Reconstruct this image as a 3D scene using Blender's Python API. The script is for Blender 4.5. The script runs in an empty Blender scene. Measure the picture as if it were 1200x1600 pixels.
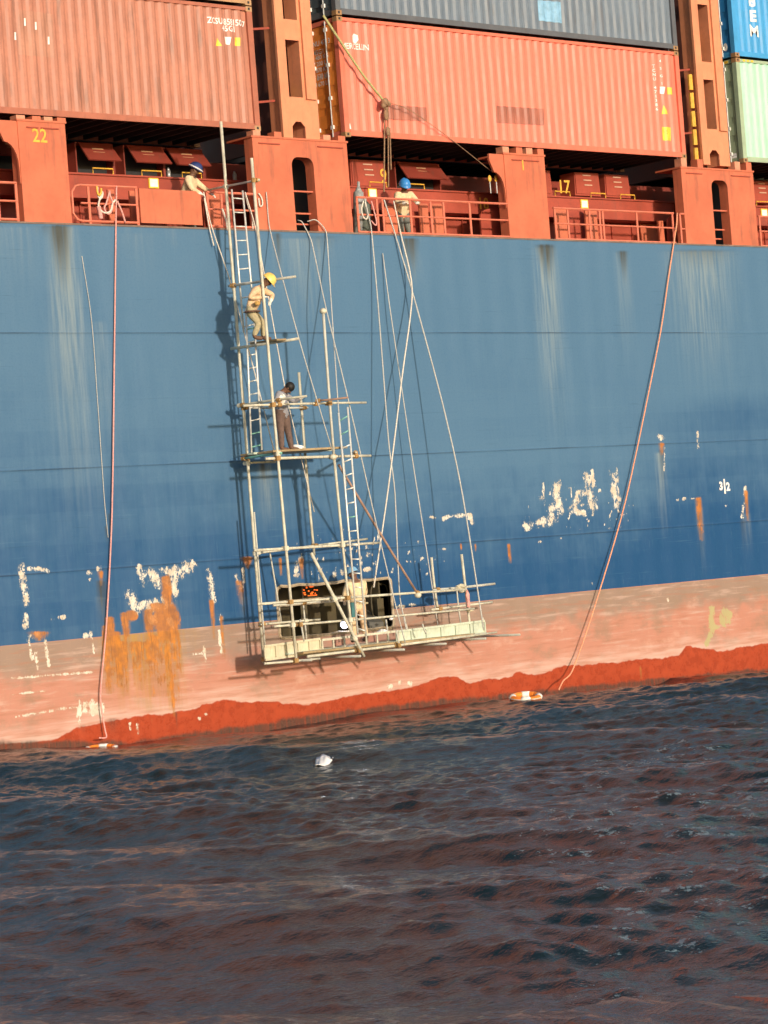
import bpy, bmesh, math, random
import numpy as np
from mathutils import Vector, Matrix
random.seed(7); rng = np.random.default_rng(7)
D = bpy.data; SC = bpy.context.scene; COL = SC.collection

# ------------------------------------------------------------------ camera
FOC, TILT, VPX, VPY = 4200.0, 0.077, 5233.0, 518.0      # photo-pixel units (1200 x 1600)
CAM = Vector((0.0, -47.4, 3.42))
_n = math.hypot(1, TILT)
def rolled(x, y):
    u = x - 600; v = 800 - y
    return (u + v * TILT) / _n, (-TILT * u + v) / _n
_a, _b = rolled(VPX, VPY)
PITCH = math.atan(-_b / FOC); ALPHA = math.atan(_a * math.cos(PITCH) / FOC)
Fh = Vector((math.cos(ALPHA), math.sin(ALPHA), 0)); RT = Vector((math.sin(ALPHA), -math.cos(ALPHA), 0)); UPZ = Vector((0, 0, 1))
FW = Fh * math.cos(PITCH) + UPZ * math.sin(PITCH); UP = -Fh * math.sin(PITCH) + UPZ * math.cos(PITCH)
def ray(x, y):
    A, B = rolled(x, y)
    return FW + RT * (A / FOC) + UP * (B / FOC)
def at(x, y, Y=0.0):            # point of the photograph on the vertical plane Y (Y = 0 is the ship's side)
    d = ray(x, y); t = (Y - CAM.y) / d.y
    return CAM + d * t
def atz(x, y, Z=0.0):           # point of the photograph on the level plane Z
    d = ray(x, y); t = (Z - CAM.z) / d.z
    return CAM + d * t
def project(X, Y, Z):           # numpy: world -> photo pixels
    qx, qy, qz = X - CAM.x, Y - CAM.y, Z - CAM.z
    dd = qx * FW.x + qy * FW.y + qz * FW.z
    A = FOC * (qx * RT.x + qy * RT.y + qz * RT.z) / dd
    B = FOC * (qx * UP.x + qy * UP.y + qz * UP.z) / dd
    return 600 + (A - TILT * B) / _n, 800 - (TILT * A + B) / _n

cam = D.cameras.new('camera'); camo = D.objects.new('camera', cam); COL.objects.link(camo)
cr = (RT - UP * TILT) / _n; cu = (RT * TILT + UP) / _n; cb = -FW
camo.matrix_world = Matrix(((cr.x, cu.x, cb.x, CAM.x), (cr.y, cu.y, cb.y, CAM.y), (cr.z, cu.z, cb.z, CAM.z), (0, 0, 0, 1)))
cam.sensor_fit = 'HORIZONTAL'; cam.sensor_width = 36.0; cam.lens = 36.0 * FOC / 1200.0
cam.clip_start = 0.5; cam.clip_end = 6000
SC.camera = camo

# ------------------------------------------------------------------ light
SUN_EL, SUN_AZ = math.radians(10.5), math.radians(11.0)   # sun low behind the camera, a little to its left
tosun = Vector((-math.sin(SUN_AZ) * math.cos(SUN_EL), -math.cos(SUN_AZ) * math.cos(SUN_EL), math.sin(SUN_EL)))
W = D.worlds.new('World'); SC.world = W; W.use_nodes = True
wn = W.node_tree.nodes; wl = W.node_tree.links
bg = wn['Background']; sky = wn.new('ShaderNodeTexSky'); sky.sky_type = 'NISHITA'; sky.sun_disc = False
sky.sun_elevation = SUN_EL; sky.sun_rotation = math.pi + SUN_AZ; sky.air_density = 1.0; sky.dust_density = 1.2; sky.ozone_density = 1.0
wl.new(sky.outputs[0], bg.inputs[0]); bg.inputs[1].default_value = 0.15
sl = D.lights.new('sun', 'SUN'); sl.energy = 2.9; sl.angle = math.radians(2.0); sl.color = (1.0, 0.86, 0.70)
so = D.objects.new('sun', sl); COL.objects.link(so); so.rotation_euler = (-tosun).to_track_quat('-Z', 'Y').to_euler(); so.location = (0, -60, 60)
SC.view_settings.view_transform = 'Standard'; SC.view_settings.look = 'None'
SC.view_settings.exposure = 0.36; SC.view_settings.gamma = 1.0; SC.view_settings.use_curve_mapping = False
SC.cycles.max_bounces = 6

# ------------------------------------------------------------------ helpers
ORG = {}
def tag(o, label=None, cat=None, group=None, kind=None):
    if label: o['label'] = label
    if cat: o['category'] = cat
    if group: o['group'] = group
    if kind: o['kind'] = kind
    return o
def empty(name, loc, label=None, cat=None, group=None, kind=None):
    o = D.objects.new(name, None); COL.objects.link(o); o.location = Vector(loc); o.empty_display_size = .3
    ORG[o.name] = Vector(loc)
    return tag(o, label, cat, group, kind)
def link_mesh(name, me, mats, parent=None, smooth=False, origin=None):
    """me holds world coordinates; the origin moves to the middle of its bounding box"""
    n = len(me.vertices); co = np.empty(n * 3, np.float32); me.vertices.foreach_get('co', co); co = co.reshape(-1, 3)
    c = (co.min(0) + co.max(0)) / 2 if origin is None else np.array(origin)
    co = co - c.astype(np.float32); me.vertices.foreach_set('co', co.ravel())
    o = D.objects.new(name, me); COL.objects.link(o)
    for m in (mats if isinstance(mats, (list, tuple)) else [mats]): me.materials.append(m)
    c = Vector([float(v) for v in c])
    o.location = c - (ORG[parent.name] if parent else Vector((0, 0, 0)))
    if parent: o.parent = parent
    ORG[o.name] = c
    if smooth: me.polygons.foreach_set('use_smooth', np.ones(len(me.polygons), bool))
    me.update()
    return o
class MB:
    def __init__(s): s.v = []; s.f = []; s.mi = []; s.m = 0
    def add(s, vs, fs):
        b = len(s.v); s.v += [tuple(v) for v in vs]
        for f in fs: s.f.append([b + i for i in f]); s.mi.append(s.m)
        return s
    def box(s, lo, hi):
        x0, y0, z0 = [min(a, b) for a, b in zip(lo, hi)]; x1, y1, z1 = [max(a, b) for a, b in zip(lo, hi)]
        return s.add([(x0, y0, z0), (x1, y0, z0), (x1, y1, z0), (x0, y1, z0), (x0, y0, z1), (x1, y0, z1), (x1, y1, z1), (x0, y1, z1)],
                     [(0, 3, 2, 1), (4, 5, 6, 7), (0, 1, 5, 4), (1, 2, 6, 5), (2, 3, 7, 6), (3, 0, 4, 7)])
    def bar(s, p, q, w, h, up=(0, 0, 1)):       # box along p-q, w across, h along up
        p = Vector(p); q = Vector(q); d = (q - p).normalized(); a = d.cross(Vector(up))
        if a.length < 1e-4: a = d.cross(Vector((1, 0, 0)))
        a.normalize(); b = a.cross(d); a *= w / 2; b *= h / 2
        return s.add([p - a - b, p + a - b, p + a + b, p - a + b, q - a - b, q + a - b, q + a + b, q - a + b],
                     [(0, 1, 2, 3), (7, 6, 5, 4), (0, 4, 5, 1), (1, 5, 6, 2), (2, 6, 7, 3), (3, 7, 4, 0)])
    def tube(s, p, q, r, n=8, r2=None):
        return s.path([p, q], r, n, r2)
    def path(s, pts, r, n=6, r2=None):
        pts = [Vector(p) for p in pts]; N = len(pts); b = len(s.v); prev = None
        for i, p in enumerate(pts):
            d = (pts[min(i + 1, N - 1)] - pts[max(i - 1, 0)]).normalized()
            a = d.cross(Vector((0.31, -0.9, 0.2))) if prev is None else prev - d * prev.dot(d)
            a.normalize(); prev = a; c = d.cross(a)
            rr = r if r2 is None else r + (r2 - r) * i / max(N - 1, 1)
            for k in range(n):
                t = 2 * math.pi * k / n; s.v.append(tuple(p + a * (rr * math.cos(t)) + c * (rr * math.sin(t))))
        for i in range(N - 1):
            for k in range(n):
                k2 = (k + 1) % n; s.f.append([b + i * n + k, b + i * n + k2, b + (i + 1) * n + k2, b + (i + 1) * n + k]); s.mi.append(s.m)
        s.f.append([b + k for k in range(n)][::-1]); s.mi.append(s.m)
        s.f.append([b + (N - 1) * n + k for k in range(n)]); s.mi.append(s.m)
        return s
    def prism(s, poly, y0, y1):                 # poly of (x, z) counter-clockwise seen from -y, extruded in y
        n = len(poly)
        vs = [(x, y0, z) for x, z in poly] + [(x, y1, z) for x, z in poly]
        return s.add(vs, [tuple(range(n)), tuple(range(2 * n - 1, n - 1, -1))] + [(i, i + n, (i + 1) % n + n, (i + 1) % n) for i in range(n)])
    def ball(s, c, r, nu=10, nv=6, squash=(1, 1, 1)):
        b = len(s.v); c = Vector(c)
        for j in range(nv + 1):
            t = math.pi * j / nv
            for i in range(nu):
                p = 2 * math.pi * i / nu
                s.v.append((c.x + r * squash[0] * math.sin(t) * math.cos(p), c.y + r * squash[1] * math.sin(t) * math.sin(p), c.z + r * squash[2] * math.cos(t)))
        for j in range(nv):
            for i in range(nu):
                i2 = (i + 1) % nu; s.f.append([b + j * nu + i, b + (j + 1) * nu + i, b + (j + 1) * nu + i2, b + j * nu + i2]); s.mi.append(s.m)
        return s
    def mesh(s, name):
        me = D.meshes.new(name); me.from_pydata(s.v, [], s.f); me.polygons.foreach_set('material_index', s.mi); me.update(); return me
    def build(s, name, mat, parent=None, smooth=False, origin=None):
        return link_mesh(name, s.mesh(name), mat, parent, smooth, origin)

def lin(c):
    return tuple(((v / 255) / 12.92 if v / 255 <= .04045 else ((v / 255 + .055) / 1.055) ** 2.4) for v in c)
class NT:                                       # tiny node-tree builder
    def __init__(s, name):
        s.m = D.materials.new(name); s.m.use_nodes = True; s.t = s.m.node_tree; s.b = s.t.nodes['Principled BSDF']
        s.co = s.t.nodes.new('ShaderNodeTexCoord').outputs['Object']
    def n(s, typ, **kw):
        n = s.t.nodes.new(typ)
        for k, v in kw.items(): setattr(n, k, v)
        return n
    def L(s, a, b): s.t.links.new(a, b)
    def set(s, sock, v):
        if hasattr(v, 'links'): s.L(v, sock)
        else: sock.default_value = v
    def noise(s, scale, detail=4, rough=.55, stretch=None, off=(0, 0, 0), co=None):
        mp = s.n('ShaderNodeMapping'); s.L(co or s.co, mp.inputs[0]); mp.inputs['Scale'].default_value = stretch or (1, 1, 1); mp.inputs['Location'].default_value = off
        t = s.n('ShaderNodeTexNoise'); s.L(mp.outputs[0], t.inputs['Vector']); t.inputs['Scale'].default_value = scale
        t.inputs['Detail'].default_value = detail; t.inputs['Roughness'].default_value = rough
        return t.outputs['Fac']
    def ramp(s, f, a, b, lo=0., hi=1.):
        r = s.n('ShaderNodeMapRange', interpolation_type='SMOOTHSTEP'); s.set(r.inputs[0], f)
        r.inputs[1].default_value = a; r.inputs[2].default_value = b; r.inputs[3].default_value = lo; r.inputs[4].default_value = hi
        return r.outputs[0]
    def math(s, op, a, b=0.):
        n = s.n('ShaderNodeMath', operation=op); s.set(n.inputs[0], a); s.set(n.inputs[1], b); return n.outputs[0]
    def mix(s, f, a, b, mode='MIX'):
        n = s.n('ShaderNodeMix', data_type='RGBA', blend_type=mode); s.set(n.inputs[0], f)
        for sock, v in ((n.inputs[6], a), (n.inputs[7], b)):
            if isinstance(v, (tuple, list)): sock.default_value = (*v[:3], 1)
            else: s.L(v, sock)
        return n.outputs[2]
    def bump(s, h, strength, dist=.01):
        b = s.n('ShaderNodeBump'); b.inputs['Strength'].default_value = strength; b.inputs['Distance'].default_value = dist; s.L(h, b.inputs['Height'])
        s.L(b.outputs[0], s.b.inputs['Normal'])
    def done(s, col, rough=.5, metal=0., spec=.4):
        if isinstance(col, (tuple, list)): s.b.inputs['Base Color'].default_value = (*col[:3], 1)
        else: s.L(col, s.b.inputs['Base Color'])
        s.set(s.b.inputs['Roughness'], rough); s.b.inputs['Metallic'].default_value = metal; s.b.inputs['Specular IOR Level'].default_value = spec
        return s.m
def sc(c, k): return tuple(min(v * k, 1) for v in c)
def paint(name, col, rough=.5, var=.25, rust=.0, dirt=.3, scale=1., rustcol=(.16, .055, .018), streak=True, metal=0.):
    """weathered paint: two tones of the same colour, vertical dirt runs and rust specks"""
    t = NT(name)
    n1 = t.noise(1.3 * scale, 5, .6); n2 = t.noise(9 * scale, 4, .6)
    c = t.mix(t.ramp(n1, .3, .7), sc(col, 1 - var), sc(col, 1 + var * .6))
    c = t.mix(t.ramp(n2, .45, .75, 0, .35), c, sc(col, .75))
    if streak:
        n3 = t.noise(5 * scale, 4, .6, (1, 1, .12))
        c = t.mix(t.ramp(n3, .52, .75, 0, dirt), c, (.09, .06, .045))
    if rust > 0:
        n4 = t.noise(6 * scale, 6, .7, (1, 1, .5), (3, 1, 7))
        f = t.ramp(n4, .72 - rust * .3, .78 - rust * .3, 0, .85); c = t.mix(f, c, rustcol)
    t.bump(n2, .15, .006)
    return t.done(c, t.ramp(n1, .2, .8, rough - .08, rough + .12), metal)
def plain(name, col, rough=.6, metal=0., var=.15, scale=6.):
    t = NT(name); n = t.noise(scale, 4, .6)
    t.bump(n, .2, .004)
    return t.done(t.mix(t.ramp(n, .3, .7), sc(col, 1 - var), sc(col, 1 + var)), rough, metal)
def glow(name, col, strength):
    t = NT(name); t.b.inputs['Emission Color'].default_value = (*col, 1); t.b.inputs['Emission Strength'].default_value = strength
    return t.done(col, .5)

M = {}
M['deck_red'] = paint('deck_red_paint', (.58, .155, .08), .5, .14, .10, .42)
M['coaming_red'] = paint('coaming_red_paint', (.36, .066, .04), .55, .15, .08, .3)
M['hood_red_shade'] = paint('hood_red_shaded', (.23, .040, .026), .55, .15, .06, .3)  # red darkened: the shade under the containers is put into this colour
M['bridge'] = paint('bridge_orange_paint', (.70, .27, .14), .5, .12, .08, .25)
M['rail'] = paint('rail_red_paint', (.66, .18, .11), .5, .12, .06, .15, 3)
M['dark'] = plain('dark_steel', (.02, .02, .022), .7)
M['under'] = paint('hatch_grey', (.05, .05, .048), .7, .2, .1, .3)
M['web_shade'] = paint('bridge_inner_shade', (.14, .045, .03), .6, .2, .1, .3)  # inboard wall darkened: shade between the uprights put into its colour
M['galv'] = plain('galvanised_steel', (.42, .43, .43), .45, .6)
M['yellow'] = plain('yellow_paint', (.75, .42, .06), .5)
M['hazard'] = plain('hazard_yellow', (.80, .50, .04), .5)
M['white'] = plain('white_paint', (.78, .76, .73), .5)
M['label_yellow'] = plain('label_yellow', (.85, .55, .05), .5)
M['tube'] = paint('scaffold_tube_cream', (.60, .57, .45), .5, .25, .18, .5, 2.5)
M['tube_grey'] = paint('scaffold_tube_grey', (.53, .52, .45), .45, .2, .2, .4, 2.5)
M['tube_rust'] = paint('scaffold_tube_rust', (.36, .22, .16), .65, .3, .25, .3, 2.5)
M['coupler'] = paint('coupler_rust', (.38, .22, .08), .65, .3, .25, .2, 6)
M['alu'] = plain('ladder_aluminium', (.74, .73, .68), .38, .25)
M['green_alu'] = plain('ladder_green', (.20, .46, .38), .5, .1)
M['wood'] = paint('plank_wood', (.36, .26, .14), .75, .3, .0, .4, 2)
M['plank_cream'] = paint('plank_cream', (.60, .54, .38), .55, .15, .05, .3, 3)
M['plank_green'] = paint('plank_pale_green', (.54, .60, .48), .55, .15, .05, .3, 3)
M['rope_white'] = plain('rope_white', (.68, .62, .54), .85, 0, .2, 30)
M['rope_grey'] = plain('rope_grey', (.50, .49, .46), .85, 0, .2, 30)
M['rope_pink'] = plain('rope_pink', (.72, .34, .30), .85, 0, .2, 30)
M['rope_orange'] = plain('rope_orange', (.80, .34, .20), .85, 0, .2, 30)
M['rope_dark'] = plain('rope_dark', (.13, .16, .17), .85, 0, .3, 20)
M['rope_lime'] = plain('rope_lime', (.40, .38, .17), .8, 0, .2, 20)
M['rope_brown'] = plain('rope_brown', (.28, .17, .10), .85, 0, .25, 20)
M['skin'] = plain('skin_brown', (.15, .075, .045), .55)
M['hair'] = plain('hair_black', (.012, .01, .009), .6)
M['shirt_cream'] = plain('shirt_cream', (.72, .55, .34), .85, 0, .15, 14)
M['shirt_tan'] = plain('shirt_tan', (.66, .46, .28), .85, 0, .15, 14)
M['shirt_grey'] = plain('shirt_grey', (.27, .27, .30), .85, 0, .15, 14)
M['trousers_khaki'] = plain('trousers_khaki', (.42, .36, .22), .85, 0, .15, 14)
M['trousers_brown'] = plain('trousers_brown', (.13, .085, .07), .85, 0, .2, 14)
M['trousers_grey'] = plain('trousers_grey', (.16, .17, .15), .85, 0, .2, 14)
M['boots'] = plain('boots_brown', (.13, .07, .045), .7)
M['gloves'] = plain('gloves_white', (.78, .74, .66), .85)
M['helmet_yellow'] = plain('helmet_yellow', (.85, .60, .16), .35)
M['helmet_blue'] = plain('helmet_blue', (.05, .25, .62), .35)
M['helmet_navy'] = plain('helmet_navy', (.03, .05, .16), .4)
M['helmet_pale'] = plain('helmet_pale_blue', (.22, .45, .68), .35)
M['pouch'] = plain('pouch_green', (.05, .16, .17), .8)
M['cloth'] = plain('white_cloth', (.82, .80, .78), .9)
M['ring_orange'] = plain('ring_orange', (.90, .24, .03), .45)
M['ring_white'] = plain('ring_white', (.85, .83, .78), .45)

# ------------------------------------------------------------------ key heights of the ship, from the photograph
Z_DECK = at(600, 367).z; Z_BOOT = (at(390, 972).z + at(1200, 897).z + at(0, 1010).z) / 3
Z_S1 = at(600, 520).z; Z_S2 = at(540, 714).z; Z_S3 = at(390, 872).z
YC = 0.10                                                    # side plane of the outboard containers
Z_CB = (at(540, 213, YC).z + at(1073, 248, YC).z) / 2        # underside of the bottom containers
X_O0, X_O1 = at(540, 213, YC).x, at(1073, 248, YC).x
print('deck', Z_DECK, 'boot', Z_BOOT, 'seams', Z_S1, Z_S2, Z_S3, 'cont', Z_CB, X_O0, X_O1)

# ------------------------------------------------------------------ numpy noise
def vnoise(x, z, seed=0):
    r = np.random.default_rng(seed); G = r.random((256, 256)).astype(np.float32)
    xi = np.floor(x).astype(int); zi = np.floor(z).astype(int); fx = x - xi; fz = z - zi
    fx = fx * fx * (3 - 2 * fx); fz = fz * fz * (3 - 2 * fz)
    a = G[xi & 255, zi & 255]; b = G[(xi + 1) & 255, zi & 255]; c = G[xi & 255, (zi + 1) & 255]; d = G[(xi + 1) & 255, (zi + 1) & 255]
    return (a * (1 - fx) + b * fx) * (1 - fz) + (c * (1 - fx) + d * fx) * fz
def fbm(x, z, oct=4, seed=0, gain=.5):
    s = 0; a = 1; t = 0
    for k in range(oct):
        s = s + a * vnoise(x * 2 ** k, z * 2 ** k, seed + k); t += a; a *= gain
    return s / t
def sstep(a, b, x):
    t = np.clip((x - a) / (b - a), 0, 1); return t * t * (3 - 2 * t)

# ------------------------------------------------------------------ hull
ship = empty('container_ship', at(600, 1100, 0.5), 'blue container ship with red deck structures and rust-streaked side seen broadside', 'ship')
def hull_material(lower):
    t = NT('hull_boot_topping' if lower else 'hull_blue')
    A1 = t.n('ShaderNodeAttribute', attribute_name='wear'); A2 = t.n('ShaderNodeAttribute', attribute_name='fade')
    s1 = t.n('ShaderNodeSeparateColor'); t.L(A1.outputs['Color'], s1.inputs[0]); s2 = t.n('ShaderNodeSeparateColor'); t.L(A2.outputs['Color'], s2.inputs[0]); lime = A2.outputs['Alpha']
    chip, rust, soot = s1.outputs; streak = A1.outputs['Alpha']; chalk, wet, seam = s2.outputs
    geo = t.n('ShaderNodeNewGeometry').outputs['Position']
    fine = t.noise(22, 5, .65, co=geo); mid = t.noise(4, 5, .6, co=geo); vert = t.noise(9, 5, .6, (1, 1, .05), co=geo); vfine = t.noise(28, 4, .6, (1, 1, .08), co=geo)
    horiz = t.noise(6, 4, .6, (.12, 1, 1.6), co=geo); broad = t.noise(.45, 4, .55, co=geo)
    if not lower:
        ck = t.math('ADD', chalk, t.math('MULTIPLY', t.math('SUBTRACT', mid, .5), .22)); ck = t.math('ADD', ck, t.math('MULTIPLY', t.math('SUBTRACT', vert, .5), .35))
        ck = t.math('ADD', ck, t.math('MULTIPLY', t.math('SUBTRACT', broad, .5), .45))
        c = t.mix(t.ramp(ck, 0, 1), (.010, .066, .180), (.074, .162, .272))
        c = t.mix(t.ramp(fine, .45, .7, 0, .25), c, (.02, .10, .21))
        c = t.mix(t.ramp(vfine, .56, .75, 0, .16), c, (.12, .23, .30))
        hs = t.noise(3, 5, .7, (.14, 1, 5.), (2, 0, 5), co=geo); c = t.mix(t.ramp(hs, .60, .70, 0, .30), c, (.012, .06, .13)); c = t.mix(t.ramp(hs, .40, .33, 0, .22), c, (.10, .20, .28))
    else:
        g = t.math('ADD', chalk, t.math('MULTIPLY', t.math('SUBTRACT', horiz, .5), .55)); g = t.math('ADD', g, t.math('MULTIPLY', t.math('SUBTRACT', mid, .5), .3))
        c = t.mix(t.ramp(g, .1, .9), (.46, .21, .15), (.29, .20, .155))       # pink below, brown above
        c = t.mix(t.ramp(horiz, .52, .70, 0, .65), c, (.52, .36, .30))
        c = t.mix(t.ramp(horiz, .47, .36, 0, .5), c, (.36, .16, .10)); grime = t.noise(1.6, 6, .7, (.5, 1, .9), (4, 0, 1), co=geo); c = t.mix(t.ramp(grime, .50, .66, 0, .6), c, (.27, .185, .13)); c = t.mix(t.ramp(grime, .44, .30, 0, .5), c, (.58, .36, .28))
        c = t.mix(t.ramp(vfine, .55, .75, 0, .35), c, (.34, .22, .15))
        c = t.mix(t.ramp(fine, .6, .75, 0, .45), c, (.58, .40, .30))
        c = t.mix(t.math('MULTIPLY', t.ramp(wet, -.5, -.03), t.ramp(horiz, .35, .6, .2, .7)), c, (.58, .40, .34))
        w = t.ramp(t.math('ADD', wet, t.math('MULTIPLY', t.math('SUBTRACT', mid, .5), .10)), -.02, .02)
        redc = t.mix(t.ramp(mid, .3, .7), (.30, .044, .016), (.39, .060, .021)); redc = t.mix(t.ramp(vfine, .6, .8, 0, .4), redc, (.34, .12, .05))
        c = t.mix(w, c, redc)
    sk = t.math('MULTIPLY', streak, t.ramp(vert, .25, .7, .15, 1.15))
    c = t.mix(t.ramp(sk, .0, 1. if not lower else .6, 0, .48 if not lower else .8), c, (.38, .42, .37) if not lower else (.40, .22, .03))
    so_ = t.math('MULTIPLY', soot, t.ramp(vert, .15, .75, .5, 1.3)); c = t.mix(t.ramp(so_, 0, 1, 0, .88), c, (.045, .045, .035))
    c = t.mix(t.ramp(seam, 0, 1, 0, .75), c, (.02, .03, .05))
    nz = t.math('MULTIPLY', t.math('SUBTRACT', fine, .5), .55); nz2 = t.math('MULTIPLY', t.math('SUBTRACT', vfine, .5), .5)
    rag = t.noise(7, 6, .72, (1, 1, .55), co=geo); tiny = t.noise(34, 3, .6, (1, 1, .6), co=geo)
    big = t.noise(3.6, 4, .6, (1, 1, .7), co=geo); cn = t.math('ADD', t.math('ADD', t.math('MULTIPLY', t.math('SUBTRACT', rag, .5), 2.6), t.math('MULTIPLY', t.math('SUBTRACT', big, .5), 2.0)), t.math('MULTIPLY', t.math('SUBTRACT', tiny, .5), 1.3))
    gate = t.ramp(chip, .02, .25); cfld = t.math('MULTIPLY', t.math('ADD', chip, cn), gate)
    halo = t.ramp(cfld, .22, .45, 0, .6); c = t.mix(halo, c, (.20, .235, .25) if not lower else (.40, .27, .19))
    cf = t.ramp(cfld, .44, .54); c = t.mix(cf, c, t.mix(t.ramp(tiny, .35, .7), (.64, .56, .45), t.mix(t.ramp(mid, .45, .55), (.68, .65, .60), (.46, .38, .30))))
    c = t.mix(t.ramp(t.math('MULTIPLY', t.math('ADD', lime, cn), t.ramp(lime, .02, .2)), .40, .55, 0, .85), c, (.40, .37, .18))
    rf = t.ramp(t.math('ADD', t.math('ADD', rust, t.math('MULTIPLY', t.math('MULTIPLY', t.math('SUBTRACT', rag, .5), 1.7), t.ramp(rust, .02, .2))), t.math('ADD', nz2, t.math('MULTIPLY', nz, .4))), .32, .58); rc = t.mix(t.ramp(mid, .3, .7), (.58, .20, .022), (.30, .11, .03))
    rc = t.mix(t.ramp(vfine, .50, .68, 0, .6), rc, (.16, .065, .022)); c = t.mix(t.ramp(t.math('ADD', rust, nz2), .08, .42, 0, .42), c, (.30, .155, .05)); c = t.mix(t.math('MULTIPLY', rf, .82), c, rc)
    h = t.math('ADD', t.math('MULTIPLY', fine, .5), t.math('ADD', t.math('MULTIPLY', broad, 3.), t.math('MULTIPLY', cf, -.25)))
    t.bump(h, .22, .012)
    r = t.ramp(mid, .2, .8, .42, .6)
    if lower: r = t.math('SUBTRACT', r, t.math('MULTIPLY', w, .22))
    return t.done(c, r, 0, .35)
M['hull'] = hull_material(False); M['boot'] = hull_material(True)

HX0, HX1 = 30.0, 60.0
gx = np.arange(HX0, HX1 + 1e-6, .035)
strakes = [(Z_S1, Z_DECK), (Z_S2, Z_S1), (Z_S3, Z_S2), (Z_BOOT, Z_S3), (-1.6, Z_BOOT)]
# opening cut in the side for the repair
op_l, op_r = at(434, 950).x, at(613, 940).x
op_t, op_b = at(520, 910).z, at(520, 990).z
def rounded(x, z, x0, x1, z0, z1, r):                          # signed distance to a rounded rectangle
    qx = np.abs(x - (x0 + x1) / 2) - (x1 - x0) / 2 + r; qz = np.abs(z - (z0 + z1) / 2) - (z1 - z0) / 2 + r
    return np.hypot(np.maximum(qx, 0), np.maximum(qz, 0)) + np.minimum(np.maximum(qx, qz), 0) - r
wet_line = [(-200, 1175), (60, 1160), (95, 1151), (118, 1140), (150, 1129), (205, 1121), (270, 1114), (300, 1107), (350, 1094), (420, 1098), (480, 1100), (540, 1090), (600, 1080), (620, 1076), (664, 1068), (690, 1059), (712, 1059), (734, 1066), (770, 1061), (800, 1056), (806, 1050), (825, 1052), (850, 1052), (880, 1042), (950, 1036), (1000, 1030), (1060, 1025), (1072, 1010), (1100, 1014), (1130, 1017), (1160, 1012), (1200, 1005), (1500, 975)]
wlx = [at(x, y).x for x, y in wet_line]; wlz = [at(x, y).z for x, y in wet_line]

def blob(PX, PY, cx, cy, rx, ry, p=2.):
    return np.clip(1.15 - ((np.abs(PX - cx) / rx) ** p + (np.abs(PY - cy) / ry) ** p), 0, 1)
def stroke(PX, PY, pts, w):
    m = np.zeros_like(PX)
    for (x0, y0), (x1, y1) in zip(pts[:-1], pts[1:]):
        dx, dy = x1 - x0, y1 - y0; t = np.clip(((PX - x0) * dx + (PY - y0) * dy) / (dx * dx + dy * dy), 0, 1)
        m = np.maximum(m, np.clip(1.2 - .6 * np.hypot(PX - x0 - t * dx, PY - y0 - t * dy) / w, 0, 1))
    return m
def run(PX, PY, x, y0, y1, w0, w1, top=1., end=0., a=1.):      # a run of dirt down the plating
    t = np.clip((PY - y0) / (y1 - y0), 0, 1); xc = x + (PY - y0) * TILT
    w = w0 + (w1 - w0) * t
    m = np.clip(1.3 - np.abs(PX - xc) / w * 1.1, 0, 1) * (PY > y0 - 1) * (PY < y1) * (top + (end - top) * t) * np.clip((PY - y0) / 4, 0, 1)
    return m * a
CHIP_BLOB = [(36, 890, 5, 8), (263, 893, 20, 9), (287, 894, 10, 12), (240, 905, 16, 6), (222, 900, 8, 7), (268, 915, 9, 24), (240, 946, 24, 12), (210, 952, 12, 7), (205, 945, 6, 9),
             (97, 964, 8, 5), (82, 968, 4, 3), (140, 895, 6, 5), (155, 888, 6, 6), (141, 905, 4, 3), (55, 993, 14, 7), (134, 993, 6, 6), (142, 990, 4, 6),
             (871, 762, 11, 13), (924, 757, 9, 12), (912, 772, 6, 8), (906, 780, 5, 6), (928, 775, 5, 8), (960, 740, 7, 8), (956, 766, 4, 5), (964, 782, 4, 5), (863, 795, 9, 10), (851, 812, 14, 6), (824, 821, 7, 7), (845, 778, 5, 6), (910, 788, 4, 5),
             (876, 841, 3, 3), (843, 847, 4, 3), (1059, 781, 3, 3), (1069, 780, 4, 4), (1082, 779, 5, 2), (1134, 790, 2, 2), (1033, 683, 8, 7), (925, 912, 2, 4), (735, 808, 6, 6),
             (660, 872, 4, 3), (690, 858, 8, 3), (645, 945, 9, 3), (627, 948, 8, 4), (140, 1105, 22, 16), (124, 1115, 6, 26), (158, 1108, 8, 16), (535, 893, 6, 7), (523, 898, 5, 8),
             (575, 890, 8, 5), (576, 866, 4, 8), (462, 890, 5, 16), (470, 875, 5, 12), (1044, 938, 3, 5), (610, 1073, 8, 5), (622, 1066, 7, 6), (640, 1068, 6, 5), (312, 1122, 4, 4), (322, 1116, 4, 3)]
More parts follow.
